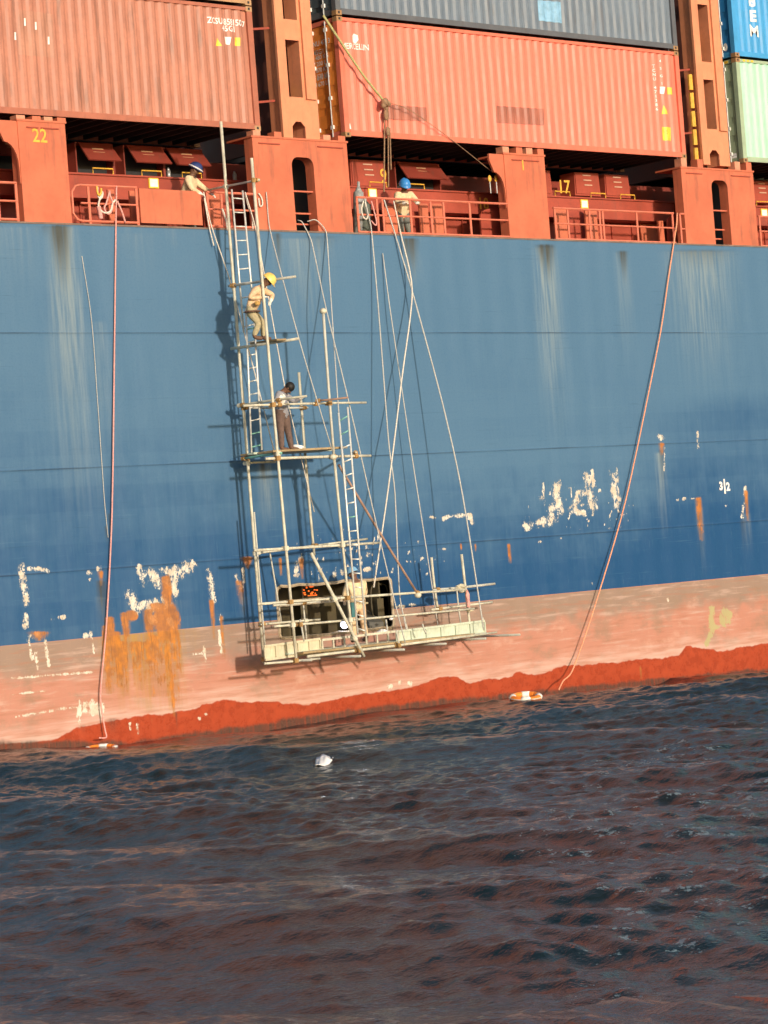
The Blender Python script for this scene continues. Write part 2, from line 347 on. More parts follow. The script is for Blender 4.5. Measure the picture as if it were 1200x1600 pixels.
CHIP_LINE = [([(34, 885), (36, 905), (40, 942)], 5), ([(45, 889), (62, 889), (74, 893)], 3), ([(40, 962), (40, 978)], 4), ([(327, 893), (330, 920), (333, 940)], 4), ([(343, 955), (346, 972)], 3), ([(369, 900), (376, 918)], 3), ([(379, 890), (381, 908)], 2.5),
             ([(693, 811), (703, 806), (735, 805), (738, 817)], 2.6), ([(672, 807), (680, 809)], 2), ([(848, 755), (850, 790)], 1.6), ([(925, 735), (926, 805)], 1.8), ([(965, 745), (967, 800)], 1.5), ([(890, 795), (905, 775)], 2), ([(870, 755), (872, 790), (858, 815)], 6), ([(920, 745), (926, 790)], 7), ([(958, 735), (964, 790)], 5), ([(905, 770), (895, 800), (912, 802)], 4), ([(822, 822), (862, 812), (872, 800)], 6), ([(218, 888), (223, 912)], 5), ([(232, 898), (250, 908), (268, 900), (296, 886)], 9), ([(203, 930), (212, 953), (228, 948), (262, 938)], 7), ([(268, 905), (271, 930)], 7), ([(233, 952), (240, 968)], 6), ([(265, 970), (272, 985)], 4),
             ([(1090, 675), (1091, 700)], 1.5), ([(1165, 760), (1160, 808)], 1.8), ([(1038, 700), (1038, 735)], 1.2), ([(342, 985), (346, 1020)], 2), ([(302, 1022), (316, 1021)], 2), ([(18, 1060), (145, 1050)], 1.6), ([(20, 1085), (75, 1079)], 1.4), ([(25, 1120), (85, 1110)], 1.6), ([(88, 1108), (125, 1105)], 2),
             ([(44, 1000), (50, 1030)], 2.4), ([(55, 1000), (58, 1045)], 2), ([(70, 1000), (76, 1040)], 2.2), ([(143, 995), (147, 1020)], 2), ([(318, 1010), (322, 1035)], 2), ([(215, 1132), (216, 1146)], 1.8), ([(203, 1130), (204, 1140)], 1.5)]
def paint_masks(X, Z):
    PX, PY = project(X, 0 * X, Z)
    n1 = fbm(X * 3, Z * 3, 4, 11); n2 = fbm(X * 9, Z * 9, 3, 21); nv = fbm(X * 7, Z * .6, 4, 31)
    chip = np.zeros_like(X); rust = chip.copy(); soot = chip.copy(); streak = chip.copy()
    for b in CHIP_BLOB: chip = np.maximum(chip, blob(PX, PY, *b) * .95)
    for p, w in CHIP_LINE: chip = np.maximum(chip, stroke(PX, PY, p, w) * .9)
    chip = np.clip(chip * .63, 0, 1)
    # scattered scrapes where fenders rub, and speckles round the big chipped patches
    rub = np.maximum(blob(PX, PY, 900, 790, 110, 60), blob(PX, PY, 560, 870, 160, 50)); sp = fbm(X * 14, Z * 9, 2, 5)
    chip = np.maximum(chip, sstep(.70, .80, sp) * rub * .55)
    # rust: the big bleeding patch and smaller runs
    R = lambda *a, **k: run(PX, PY, *a, **k)
    for a in [(258, 898, 1105, 9, 15), (250, 940, 1090, 22, 18), (232, 950, 1075, 12, 14), (170, 962, 1070, 9, 8), (163, 975, 1085, 6, 10), (195, 955, 1050, 9, 5), (278, 985, 1060, 3, 8), (265, 960, 1100, 16, 10), (180, 985, 1075, 10, 8), (240, 990, 1070, 14, 10), (205, 1000, 1075, 4, 5), (222, 1010, 1070, 5, 4), (190, 1000, 1088, 16, 10), (236, 1000, 1090, 26, 18), (215, 1000, 1080, 12, 8), (330, 935, 1000, 5, 3), (374, 905, 945, 8, 5),
              (156, 890, 915, 6, 3), (1033, 690, 712, 6, 4), (1091, 775, 845, 6, 6), (1165, 765, 815, 4, 3), (795, 848, 880, 3, 4), (437, 870, 900, 3, 3), (385, 868, 890, 14, 2), (60, 985, 1003, 24, 6), (268, 1060, 1120, 5, 3), (345, 960, 1030, 3, 4), (720, 848, 860, 2, 2), (742, 848, 862, 2, 2), (1000, 1040, 1062, 2, 2), (470, 870, 905, 5, 3)]:
        rust = np.maximum(rust, R(a[0], a[1], a[2], a[3], a[4], top=1., end=.35))
    core = np.maximum(blob(PX, PY, 262, 925, 8, 30), np.maximum(blob(PX, PY, 262, 975, 22, 40), blob(PX, PY, 205, 962, 12, 10)))
    rust = np.maximum(rust * (.45 + .8 * nv), core)
    yel = R(222, 940, 1110, 85, 75, top=1., end=.25) * (.35 + .9 * nv)
    # pale salt runs and grimy runs under the scuppers and pillar feet
    for x, y0, y1, w0, w1, a in [(95, 352, 880, 26, 60, .95), (155, 500, 800, 12, 30, .45), (850, 384, 720, 20, 34, .95), (852, 384, 560, 10, 26, .7), (970, 392, 620, 14, 22, .5), (1090, 390, 640, 60, 60, .8), (1130, 390, 560, 30, 40, .5), (470, 370, 560, 60, 40, .55), (640, 372, 470, 12, 26, .7), (500, 370, 450, 40, 30, .4),
                                 (1030, 705, 860, 8, 16, .75), (1084, 690, 780, 4, 3, .25), (1091, 790, 930, 9, 10, .5), (1165, 800, 880, 8, 12, .55), (413, 722, 850, 12, 20, .85), (160, 930, 1000, 14, 30, .45), (240, 935, 985, 60, 60, .5), (380, 930, 975, 9, 12, .5), (20, 352, 520, 60, 40, .35), (210, 362, 470, 40, 50, .3), (1085, 480, 680, 5, 8, .35)]:
        streak = np.maximum(streak, R(x, y0, y1, w0, w1, top=1., end=0.) * a)
    streak = np.maximum(streak, 1.0 * yel * (Z < Z_BOOT)); streak = np.maximum(streak, .28 * sstep(.55, .75, nv) * sstep(420, 360, PY))
    for x, y0, y1, w0, w1, a in [(92, 350, 470, 20, 13, 1.), (80, 350, 380, 38, 20, .5), (852, 380, 450, 18, 8, 1.), (972, 390, 450, 11, 4, .8), (640, 370, 440, 16, 9, .9), (432, 362, 440, 9, 6, .7), (1095, 388, 430, 70, 30, .5), (410, 722, 760, 6, 4, .9), (500, 1028, 1060, 3, 2, .9), (500, 366, 400, 45, 20, .4), (158, 905, 990, 9, 14, .85), (1033, 700, 770, 5, 6, .6), (1091, 800, 890, 5, 4, .4), (1160, 810, 870, 6, 5, .4), (170, 800, 850, 3, 3, .8), (165, 820, 860, 4, 2, .6), (275, 1110, 1145, 3, 2, .8), (380, 945, 970, 6, 5, .5), (230, 965, 985, 20, 24, .5), (175, 1120, 1155, 14, 8, .6), (128, 1130, 1150, 7, 5, .5)]:
        soot = np.maximum(soot, R(x, y0, y1, w0, w1, top=1., end=.05) * a)
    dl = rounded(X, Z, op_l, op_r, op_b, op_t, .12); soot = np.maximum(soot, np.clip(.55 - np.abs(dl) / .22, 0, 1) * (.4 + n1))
    # chalking: strong above, fading to deep blue near the loaded waterline
    up = sstep(660, 905, PY + (n1 - .5) * 60 - np.clip(PX - 300, -300, 300) * .10); rt = sstep(1000, 1130, PX + (PY - 600) * .3) * sstep(600, 640, PY)
    chalk = .90 - up * (.42 + .33 * sstep(150, 700, PX)) - .35 * rt + .15 * sstep(480, 370, PY) - .10 * sstep(0, 300, 600 - PX) * sstep(420, 700, PY)
    band = .07 * (np.sin(Z * 5.1) > .2) * sstep(560, 640, PY)
    chalk = chalk - band
    low = Z < Z_BOOT - 1e-4
    bz = sstep(.45, .95, (Z / Z_BOOT) + (n1 - .5) * .3); chalk = np.where(low, bz, chalk)
    wetv = np.interp(X, wlx, wlz) - Z + .09 * (fbm(X * 1.7, Z * .3, 2, 81) - .5) + .06 * (fbm(X * 8, Z * 3, 3, 83) - .5)
    seam = np.zeros_like(X)
    for zs, x1 in ((Z_S1, 1100), (Z_S2, 1250), (Z_S3, 1250)):
        seam = np.maximum(seam, np.clip(1 - np.abs(Z - zs) / .022, 0, 1) * (.35 + .5 * vnoise(X * 1.1, Z, 3)) * (PX < x1))
    seam = np.maximum(seam, np.clip(1 - np.abs(Z - Z_DECK) / .03, 0, 1) * .6)
    lime = np.maximum(blob(PX, PY, 1134, 965, 14, 18), np.maximum(stroke(PX, PY, [(1112, 950), (1112, 985), (1104, 1008)], 3), blob(PX, PY, 1118, 980, 8, 5))) * .85
    wlz_ = np.interp(X, [20, 27, 31.6, 34.9, 42.5, 50, 56.5, 66, 90], [0, .05, .10, -.26, -.18, -.34, -.46, -.4, -.1]); soot = np.maximum(soot, .75 * np.clip((wlz_ + .22 + .16 * (n1 - .5) - Z) / .10, 0, 1))
    for xs_ in np.arange(31.5, 60, 6.1): seam = np.maximum(seam, np.clip(1 - np.abs(X - xs_) / .03, 0, 1) * .16 * (Z > Z_BOOT))
    seam = np.maximum(seam, np.clip(1 - np.abs(Z - (Z_S1 + Z_S2) / 2) / .025, 0, 1) * .14)
    return chip, rust, soot, streak, chalk, wetv, seam, lime
def disp(X, Z):                                                # plate buckling and weld beads, metres outboard
    d = .010 * (fbm(X * 1.25, Z * .8, 2, 51) - .5) + .007 * np.sin(X * 2 * math.pi / .8) * sstep(.4, .6, fbm(X * .3, Z * .3, 2, 61))
    for zs in (Z_S1, Z_S2, Z_S3): d = d + .010 * np.exp(-((Z - zs) / .02) ** 2)
    return d
def grid_mesh(name, xs, zs, mat, cut=False):
    X, Z = np.meshgrid(xs, zs); nz, nx = X.shape; X = X.ravel(); Z = Z.ravel()
    Y = -disp(X, Z) * sstep(HX0, HX0 + .5, X) * sstep(HX1, HX1 - .5, X)
    idx = np.arange(nx * nz).reshape(nz, nx)
    q = np.stack([idx[:-1, :-1], idx[:-1, 1:], idx[1:, 1:], idx[1:, :-1]], -1).reshape(-1, 4)
    if cut:
        sd = rounded(X, Z, op_l, op_r, op_b, op_t, .12); q = q[(sd[q] > 0).all(1)]
    me = D.meshes.new(name); me.vertices.add(len(X)); me.vertices.foreach_set('co', np.stack([X, Y, Z], 1).astype(np.float32).ravel())
    me.loops.add(q.size); me.loops.foreach_set('vertex_index', q.ravel().astype(np.int32))
    me.polygons.add(len(q)); me.polygons.foreach_set('loop_start', np.arange(0, q.size, 4, dtype=np.int32))
    me.update(calc_edges=True)
    if mat is not None:
        ch, ru, soo, st, ck, wt, se, li = paint_masks(X, Z)
        for nm, arr in (('wear', (ch, ru, soo, st)), ('fade', (ck, wt, se, li))):
            a = me.attributes.new(nm, 'FLOAT_COLOR', 'POINT'); a.data.foreach_set('color', np.stack(arr, 1).astype(np.float32).ravel())
    return me
for z0, z1 in strakes:
    low = z1 == Z_BOOT; step = .03
    zz = np.linspace(z0 if not low else -.8, z1, int((z1 - (z0 if not low else -.8)) / step) + 2)
    cutme = z0 < op_t and z1 > op_b
    link_mesh('shell_plate', grid_mesh('shell_plate', gx, zz, 1, cutme), M['boot'] if low else M['hull'], ship, smooth=True)
    for xa, xb in ((-70., HX0), (HX1, 190.)):                 # the side runs on beyond the frame
        xs = np.linspace(xa, xb, 60); zs = np.linspace(-.8 if low else z0, z1, 6)
        link_mesh('shell_plate', grid_mesh('shell_plate', xs, zs, 1), M['boot'] if low else M['hull'], ship, smooth=True)
# rim bar along the deck edge
MB().box((-70, -.012, Z_DECK - .005), (190, .12, Z_DECK + .035)).build('sheer_strip', paint('sheer_dirt', (.22, .15, .12), .7, .3, .1, .5), ship)

# ------------------------------------------------------------------ the repair opening and what is in it
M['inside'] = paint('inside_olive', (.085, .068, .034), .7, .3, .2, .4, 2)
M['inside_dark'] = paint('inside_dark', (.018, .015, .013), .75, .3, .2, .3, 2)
M['cut_edge'] = paint('cut_edge', (.42, .33, .22), .6, .3, .3, .3, 4)
bay = empty('repair_bay', ((op_l + op_r) / 2, .5, op_b)); bay.parent = ship; bay.location = ORG[bay.name] - ORG[ship.name]
dep = 1.5
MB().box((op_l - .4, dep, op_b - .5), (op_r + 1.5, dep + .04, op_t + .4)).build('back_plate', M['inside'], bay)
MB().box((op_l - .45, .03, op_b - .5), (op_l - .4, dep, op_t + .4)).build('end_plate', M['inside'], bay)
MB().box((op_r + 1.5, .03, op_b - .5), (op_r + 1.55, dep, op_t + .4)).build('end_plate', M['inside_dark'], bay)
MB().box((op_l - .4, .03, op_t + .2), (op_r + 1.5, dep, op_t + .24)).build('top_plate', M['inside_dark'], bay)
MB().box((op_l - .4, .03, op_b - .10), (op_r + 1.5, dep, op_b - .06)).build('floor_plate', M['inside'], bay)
zst = at(500, 938, .3).z
MB().box((op_l, .22, zst - .02), (at(556, 930, .3).x, .5, zst + .02)).box((op_l, .22, zst - .07), (at(556, 930, .3).x, .235, zst + .07)).build('stringer', M['cut_edge'], bay)
for px in (468, 541, 588):
    xx = at(px, 950, .4).x
    MB().box((xx - .02, .25, op_b - .06), (xx + .02, .75, op_t + .2)).box((xx - .1, .24, op_b - .06), (xx + .1, .252, zst - .08)).build('web_frame', M['inside'], bay)
b = MB(); p0 = at(602, 925, .35); p1 = at(602, 968, .35)
ring = [(.28 * math.copysign(abs(math.cos(t)) ** .5, math.cos(t)), .42 * math.copysign(abs(math.sin(t)) ** .5, math.sin(t))) for t in [2 * math.pi * k / 24 for k in range(25)]]
cxx, czz = at(596, 940, .35).x, at(596, 940, .35).z
b.path([(cxx + x, .4, czz + z) for x, z in ring], .02).build('manhole_rim', M['inside'], bay)
b = MB(); q = [at(575, 968, .1), at(590, 960, .75), at(605, 963, .75), at(596, 970, .1)]
zq = at(585, 966, .3).z
MB().add([(q[0].x, .06, zq - .08), (q[0].x + .45, .06, zq - .1), (q[0].x + .55, .7, zq + .2), (q[0].x + .12, .7, zq + .2), (q[0].x, .06, zq - .30), (q[0].x + .45, .06, zq - .32), (q[0].x + .55, .7, zq - .1), (q[0].x + .12, .7, zq - .1)],
         [(0, 1, 2, 3), (7, 6, 5, 4), (0, 4, 5, 1), (1, 5, 6, 2), (2, 6, 7, 3), (3, 7, 4, 0)]).build('bracket', plain('bracket_grey', (.11, .105, .09), .6), bay)
# torn rim round the cut
b = MB(); r_ = .12
def arc(cx, cz, a0, a1): return [(cx + r_ * math.cos(a0 + (a1 - a0) * k / 6), cz + r_ * math.sin(a0 + (a1 - a0) * k / 6)) for k in range(7)]
rim = arc(op_l + r_, op_t - r_, math.pi, math.pi / 2) + arc(op_r - r_, op_t - r_, math.pi / 2, 0) + arc(op_r - r_, op_b + r_, 0, -math.pi / 2) + arc(op_l + r_, op_b + r_, -math.pi / 2, -math.pi)
rim.append(rim[0])
fine_rim = [(a_[0] + (b2[0] - a_[0]) * k / 12, a_[1] + (b2[1] - a_[1]) * k / 12) for a_, b2 in zip(rim[:-1], rim[1:]) for k in range(12 if math.hypot(b2[0] - a_[0], b2[1] - a_[1]) > .3 else 1)] + [rim[0]]
b.path([(x, .005 + random.uniform(-.006, .006), z + random.uniform(-.022, .022)) for x, z in fine_rim], .038, 6).build('cut_rim', M['cut_edge'], bay)
# welding arc and hot metal
wp = at(538, 976, .10)
arc_o = tag(MB().ball(wp, .095, 14, 8).build('welding_arc', glow('arc_light', (.86, .88, 1.), 3.), smooth=True), 'blinding white welding arc inside the hole cut in the hull', 'welding arc')
al = D.lights.new('arc_lamp', 'POINT'); al.energy = 7; al.color = (.8, .85, 1.); al.shadow_soft_size = .06
ao = D.objects.new('arc_lamp', al); COL.objects.link(ao); ao.parent = arc_o; ao.location = (0, -.12, .05)
b = MB()
hot = random.Random(3)
for k in range(16):
    px = hot.uniform(468, 496); py = 930 - hot.uniform(0, 14) - (px - 468) * .07; p = at(px, py, .2)
    w_ = hot.uniform(.008, .03); h_ = hot.uniform(.006, .022); b.box((p.x - w_, .19, p.z - h_), (p.x + w_, .21, p.z + h_))
p = at(488, 930, .2); b.box((p.x - .14, .192, p.z - .012), (p.x + .14, .208, p.z + .006))
tag(b.build('glowing_cut', glow('hot_steel', (1., .16, .02), .7)), 'orange glowing torch-cut steel at top of the hull opening', 'hot metal')

# ------------------------------------------------------------------ deck structures (parts of the ship)
def slab(name, pts, y0, y1, mat, parent=ship, Y=None):        # polygon given in photo pixels, read on plane y0
    poly = [(at(x, y, y0).x, at(x, y, y0).z) for x, y in pts]
    return MB().prism(poly[::-1] if sum((poly[i][0] - poly[i - 1][0]) * (poly[i][1] + poly[i - 1][1]) for i in range(len(poly))) > 0 else poly, y0, y1).build(name, mat, parent)
def text(s, size, mat, name='lettering', bold=.012):
    cu = D.curves.new(name, 'FONT'); cu.body = s; cu.size = size; cu.align_x = 'CENTER'; cu.align_y = 'CENTER'; cu.offset = bold * size; cu.resolution_u = 2
    o = D.objects.new(name, cu); COL.objects.link(o); dg = bpy.context.evaluated_depsgraph_get()
    me = D.meshes.new_from_object(o.evaluated_get(dg)); D.objects.remove(o); return me
def put_text(s, size, c, mat, parent, axis='front', rot=0., vertical=False, prof=None, name='lettering', squeeze=1., bold=.012):
    """flat painted lettering: axis 'front' faces -y, 'end' faces -x; prof(x) gives the depth of the corrugated sheet it is painted on"""
    if vertical: s = '\n'.join(s)
    me = text(s, size, mat, name, bold)
    bm = bmesh.new(); bm.from_mesh(me); R_ = Matrix.Rotation(rot, 4, 'Z'); bm.transform(Matrix.Diagonal((squeeze, 1, 1, 1)) @ R_)
    if prof:
        xs = [v.co.x for v in bm.verts]; lo, hi = min(xs) + c[0], max(xs) + c[0]
        for xb in prof['breaks']:
            if lo < xb < hi: bmesh.ops.bisect_plane(bm, geom=bm.verts[:] + bm.edges[:] + bm.faces[:], plane_co=(xb - c[0], 0, 0), plane_no=(1, 0, 0), dist=1e-5)
    for v in bm.verts:
        x, z = v.co.x, v.co.y
        if axis == 'front': v.co = Vector((c[0] + x, c[1] - .004 + (prof['f'](c[0] + x) if prof else 0), c[2] + z))
        else: v.co = Vector((c[0] - .004, c[1] - x, c[2] + z))
    bm.to_mesh(me); bm.free()
    return link_mesh(name, me, mat, parent)

# deck plating of the side passage and what carries the boxes above it
MB().box((-70, .121, Z_DECK - .35), (190, 3.3, Z_DECK - .30)).build('side_deck', M['coaming_red'], ship)
Y_B = 1.3                                                      # outboard face of the passage girder
z_lt = at(230, 278, Y_B).z; z_lb = at(740, 334, Y_B).z
coam = empty('hatch_coaming', (45, Y_B, z_lb)); coam.parent = ship; coam.location = ORG[coam.name] - ORG[ship.name]
MB().box((-70, Y_B, z_lb), (190, 2.29, z_lt)).build('girder', M['coaming_red'], coam)
MB().box((-70, Y_B - .05, z_lt), (190, 2.5, z_lt + .04)).build('girder_flange', M['coaming_red'], coam)
MB().box((-70, 1.85, Z_DECK - .298), (190, 1.90, z_lb - .002)).build('passage_wall', M['coaming_red'], coam)
for k in range(44): MB().box((28 + k * .8, 1.80, Z_DECK - .298), (28.03 + k * .8, 1.849, z_lb - .002)).build('stiffener', M['coaming_red'], coam)
MB().box((-70, 2.3, z_lt + .041), (190, 2.36, Z_CB - .38)).build('coaming_plate', M['hood_red_shade'], coam)
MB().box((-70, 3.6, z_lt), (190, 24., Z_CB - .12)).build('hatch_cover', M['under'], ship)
def hood(px, py, w, h, open_):                                 # ventilation hood on the coaming
    Yf = 1.75 if not open_ else 1.9
    c = at(px, py, Yf); t_, b_ = c.z + h / 2, c.z - h / 2
    v = empty('vent_hood', (c.x, Yf, b_)); v.parent = ship; v.location = ORG[v.name] - ORG[ship.name]
    x0, x1 = c.x - w / 2, c.x + w / 2
    if open_:
        m = MB(); m.box((x0 - .03, 1.95, b_), (x0, 2.295, t_)); m.box((x1, 1.95, b_), (x1 + .03, 2.295, t_)); m.box((x0, 1.95, t_ - .02), (x1, 2.295, t_))
        m.build('housing', M['hood_red_shade'], v)
        MB().box((x0, 2.2, b_), (x1, 2.29, t_ - .03)).build('dark_mouth', M['dark'], v)
        zf = t_ - .62 * h
        MB().add([(x0 + .05, 1.93, t_), (x1 - .05, 1.93, t_), (x1 + .02, 1.62, zf), (x0 + .10, 1.62, zf), (x0 + .05, 1.96, t_), (x1 - .05, 1.96, t_), (x1 + .02, 1.65, zf - .02), (x0 + .10, 1.65, zf - .02)],
                 [(0, 3, 2, 1), (4, 5, 6, 7), (0, 4, 7, 3), (1, 2, 6, 5), (3, 7, 6, 2), (0, 1, 5, 4)]).build('flap', M['hood_red_shade'], v)
        for k in (0, 1): MB().bar((c.x - .16, 1.815 - .05 * k, t_ - .22 * h - .09 * k), (c.x + .16, 1.815 - .05 * k, t_ - .22 * h - .09 * k), .012, .03).build('label_strip', plain('strip_dull', (.40, .22, .12), .6), v)
    else:
        MB().prism([(x0, b_), (x1 + .05, b_), (x1, t_), (x0 + .02, t_)], 1.76, 2.295).build('housing', M['coaming_red'], v)
        MB().box((x0 + .04, 1.735, b_ + .05), (x1 - .03, 1.758, t_ - .05)).build('flap', M['coaming_red'], v)
        for k in range(3): MB().box((c.x - .17 + .02 * k, 1.715, c.z + .22 - .13 * k), (c.x + .13 + .02 * k, 1.733, c.z + .25 - .13 * k)).build('slat', plain('slat_pale', (.55, .36, .26), .6), v)
for a in [(150, 247, 1.0, .70, True), (227, 251, 1.1, .70, True), (289, 255, 1.1, .70, True), (575, 272, 1.15, .70, False), (655, 276, 1.5, .72, True), (842, 285, .9, .66, False), (917, 288, .95, .62, False), (964, 291, .95, .62, False), (15, 240, 1.1, .7, True), (1190, 300, 1.0, .62, False)]:
    hood(*a)
for px, py in [(161, 268), (237, 273), (300, 277), (591, 290), (650, 293), (879, 304), (935, 310), (981, 313), (1192, 319)]:     # yellow grab handles on the girder
    c = at(px, py, Y_B - .03); zz = z_lt + .041; w_ = .28
    MB().path([(c.x - w_, Y_B - .03, zz), (c.x - w_, Y_B - .03, zz + .12), (c.x + w_, Y_B - .03, zz + .12), (c.x + w_, Y_B - .03, zz)], .015, 5).build('grab_handle', M['yellow'], ship)
for px, py in [(240, 286), (582, 302), (913, 319), (1194, 333)]:
    c = at(px, py, Y_B - .02)
    l_ = MB().box((c.x - .14, Y_B - .03, c.z - .12), (c.x + .14, Y_B - .004, c.z + .12)).build('notice_plate', M['label_yellow'], ship)
    MB().box((c.x - .11, Y_B - .036, c.z - .09), (c.x + .11, Y_B - .031, c.z + .09)).build('notice_face', M['white'], l_)
# stays and plates of the passage between rail and girder
for x0, x1, y0, y1, Yp in [(168, 178, 296, 347, .6), (202, 212, 298, 350, .55), (322, 345, 300, 352, .6), (600, 640, 322, 366, .6), (655, 668, 318, 366, .5), (673, 694, 318, 367, .5), (784, 797, 325, 372, .55), (866, 884, 324, 376, .5), (914, 932, 326, 380, .5), (1028, 1036, 345, 384, .7)]:
    slab('stay_plate', [(x0, y0), (x1, y0), (x1 + 4, y1), (x0 + 4, y1)], Yp, Yp + .05, M['deck_red'])
for x, y0, y1 in [(645, 330, 366), (900, 328, 378), (770, 326, 370), (1060, 336, 382), (340, 300, 350)]:       # curved fender plates
    c = at(x, (y0 + y1) / 2, .75); zt = at(x, y0, .75).z; zb = Z_DECK - .3
    pl = [(c.x - .42, zb), (c.x + .42, zb)] + [(c.x + .42 * math.cos(t), zt - .2 + .2 * math.sin(t)) for t in [math.pi * k / 10 for k in range(11)]]
    MB().prism(pl, .75, .80).build('stay_plate', M['coaming_red'], ship)
# the dark back of the passage with odds and ends
slab('door_plate', [(1000, 345), (1030, 346), (1034, 384), (1003, 383)], 1.68, 1.72, M['deck_red'])

def numerals(s, px, py, Yp, size, mat=None): return put_text(s, size, (at(px, py, Yp).x, Yp, at(px, py, Yp).z), mat or M['yellow'], ship, name='numeral', squeeze=.95)
# --- pillars
def pillar(pl, pr, top, foot_r, arch=None, flare=False, depth=.30):
    """pl, pr: left and right edge in px at the top; arch: (left, right, crown y) in px"""
    Yf = .04; zt = at((pl + pr) / 2, top, Yf).z; x0 = at(pl, top, Yf).x; x1 = at(pr, top, Yf).x; zb = Z_DECK + .036
    p = empty('support_pillar', ((x0 + x1) / 2, Yf, zb)); p.parent = ship; p.location = ORG[p.name] - ORG[ship.name]
    if arch:
        a0 = at(arch[0], arch[2] + 40, Yf).x; a1 = at(arch[1], arch[2] + 40, Yf).x; za = at((arch[0] + arch[1]) / 2, arch[2], Yf).z; r = .20
        hole = [(a0, zb), (a0, za - r)] + [(a0 + r - r * math.cos(t), za - r + r * math.sin(t)) for t in [math.pi / 2 * k / 6 for k in range(1, 7)]] + [(a1 - r + r * math.sin(t), za - r + r * math.cos(t)) for t in [math.pi / 2 * k / 6 for k in range(0, 7)]] + [(a1, zb)]
        poly = [(x0, zb)] + hole + [(x1, zb), (x1, zt), (x0, zt)]
        MB().prism(poly, Yf, Yf + depth).build('post', M['deck_red'], p)
        for zr, d in ((.95, -.03), (.45, .1), (.22, .25)):
            MB().tube((a0 - .05, Yf + .14 + d, zb + zr), (a1 + .22, Yf + .14 + d, zb + zr), .022).build('rung', M['rail'], p)
        MB().tube((a0 + .12, Yf + .6, zb), (a0 + .02, Yf + .6, za - .1), .022).build('rung', M['rail'], p)
        MB().box((a0 - .1, 1.02, zb), (a1 + 1.4, 1.06, za + .2)).build('inner_plate', M['under'], p)
    else:
        MB().box((x0, Yf, zb), (x1, Yf + depth, zt)).build('post', M['deck_red'], p)
        MB().box((x1 - .35, Yf + depth, zb), (x1 - .25, 1.29, zt - .1)).build('web', M['deck_red'], p)
    if flare:
        fl = [(x0 - .02, zt - 1.35)] + [(x0 - .36 + .34 * math.cos(t), zt - 1.0 + .34 * 1.6 * math.sin(t)) for t in [math.pi / 2 * k / 6 for k in range(7)]] + [(x0 - .5, zt - .16), (x0 - .5, zt), (x0 + .05, zt), (x0 + .05, zt - 1.35)]
        MB().prism(fl[::-1], Yf + .02, Yf + .08).build('gusset', M['deck_red'], p)
    MB().box((x0 - .03, Yf - .02, zt + .001), (x1 + .03, Yf + depth + .6, zt + .045)).build('top_plate', M['deck_red'], p)
    for a, b in ([(.06, .28), (.68, .95)] if arch else [(.18, .42), (.48, .85)]):
        MB().box((x0 + (x1 - x0) * a, Yf - .03, zt - .14), (x0 + (x1 - x0) * b, Yf - .001, zt - .115)).build('weld_strip', M['coaming_red'], p)
    ss = [.02, .24, .76, .92] if arch else [.0, .33, .58, .86]
    for k, s_ in enumerate(ss):
        xx = x0 + (x1 - x0) * s_
        MB().box((xx, Yf + .02, zt + .046), (xx + .22, Yf + .26, Z_CB - .002)).build('lock_socket', M['deck_red'] if k % 2 else plain('socket_pale', (.62, .26, .16), .6), p)
    return x0, x1, zt
pillar(27, 101, 191, 112, flare=True)
P2 = pillar(394, 541, 219, 553, arch=(458, 492, 246))
pillar(787, 850, 243, 858, flare=True)
P4 = pillar(1064, 1176, 266, 1182, arch=(1114, 1139, 282))
numerals('22', 62, 213, .034, .42); numerals('9', 599, 276, 1.72, .5); numerals('17', 881, 293, 1.74, .5); numerals('1', 817, 259, .034, .36)
numerals('18', 755, 319, Y_B - .01, .42); numerals('11', 782, 319, Y_B - .01, .3, plain('dull_yellow', (.6, .40, .2), .6)); numerals('1', 752, 353, 1.795, .45, M['white'])

put_text('3', .30, (at(1126, 760).x, -.012, at(1126, 760).z), M['white'], ship, name='draught_mark', bold=.05); put_text('2', .30, (at(1137, 761).x, -.012, at(1137, 761).z), M['white'], ship, name='draught_mark', bold=.05)
p = at(1131.5, 760); MB().box((p.x - .03, -.018, p.z - .20), (p.x + .03, -.012, p.z + .20)).build('draught_mark', M['white'], ship)
# --- rails
def rail_set(x0, x1, ytop0, ybot0, posts, Yr=.07, loop_left=False, loop_right=False, slope=.0545, gate=None):
    f = lambda x, y: at(x, y + (x - x0) * slope, Yr)
    r = empty('railing', f((x0 + x1) / 2, ybot0)); r.parent = ship; r.location = ORG[r.name] - ORG[ship.name]
    zt, zm, zb = f(x0, ytop0).z, (f(x0, ytop0).z * .5 + f(x0, ybot0).z * .5), f(x0, ybot0).z
    xa, xb = f(x0, ytop0).x, f(x1, ytop0).x
    for zz in (zt, zm, zb): MB().tube((xa, Yr, zz), (xb, Yr, zz), .030 if zz != zm else .024, 6).build('rail', M['rail'], r)
    for px in posts:
        xx = f(px, ytop0).x; MB().box((xx - .03, Yr - .012, Z_DECK + .02), (xx + .03, Yr + .012, zt)).build('post', M['rail'], r)
    if loop_left:
        c = .22; MB().path([(xa, Yr, zt), (xa - .12, Yr, zt - .03), (xa - c, Yr, zt - .16), (xa - c, Yr, zb + .16), (xa - .12, Yr, zb + .03), (xa, Yr, zb)], .03, 6).build('end_loop', M['rail'], r)
    return r, zt
rail_set(-60, 25, 282, 340, [-50, -5, 24], slope=.04)
RT_L, _zt = rail_set(124, 213, 289, 345, [137, 212], loop_left=True, slope=.045)
rail_set(322, 404, 300, 353, [323, 345, 398], slope=.04)
rail_set(556, 800, 308, 362, [557, 588, 597, 640, 672, 692, 733, 798], slope=.0545)
rail_set(864, 1052, 325, 373, [866, 886, 920, 936, 941, 994, 1050], slope=.045)
rail_set(1062, 1077, 334, 381, [1062, 1077], slope=.03)
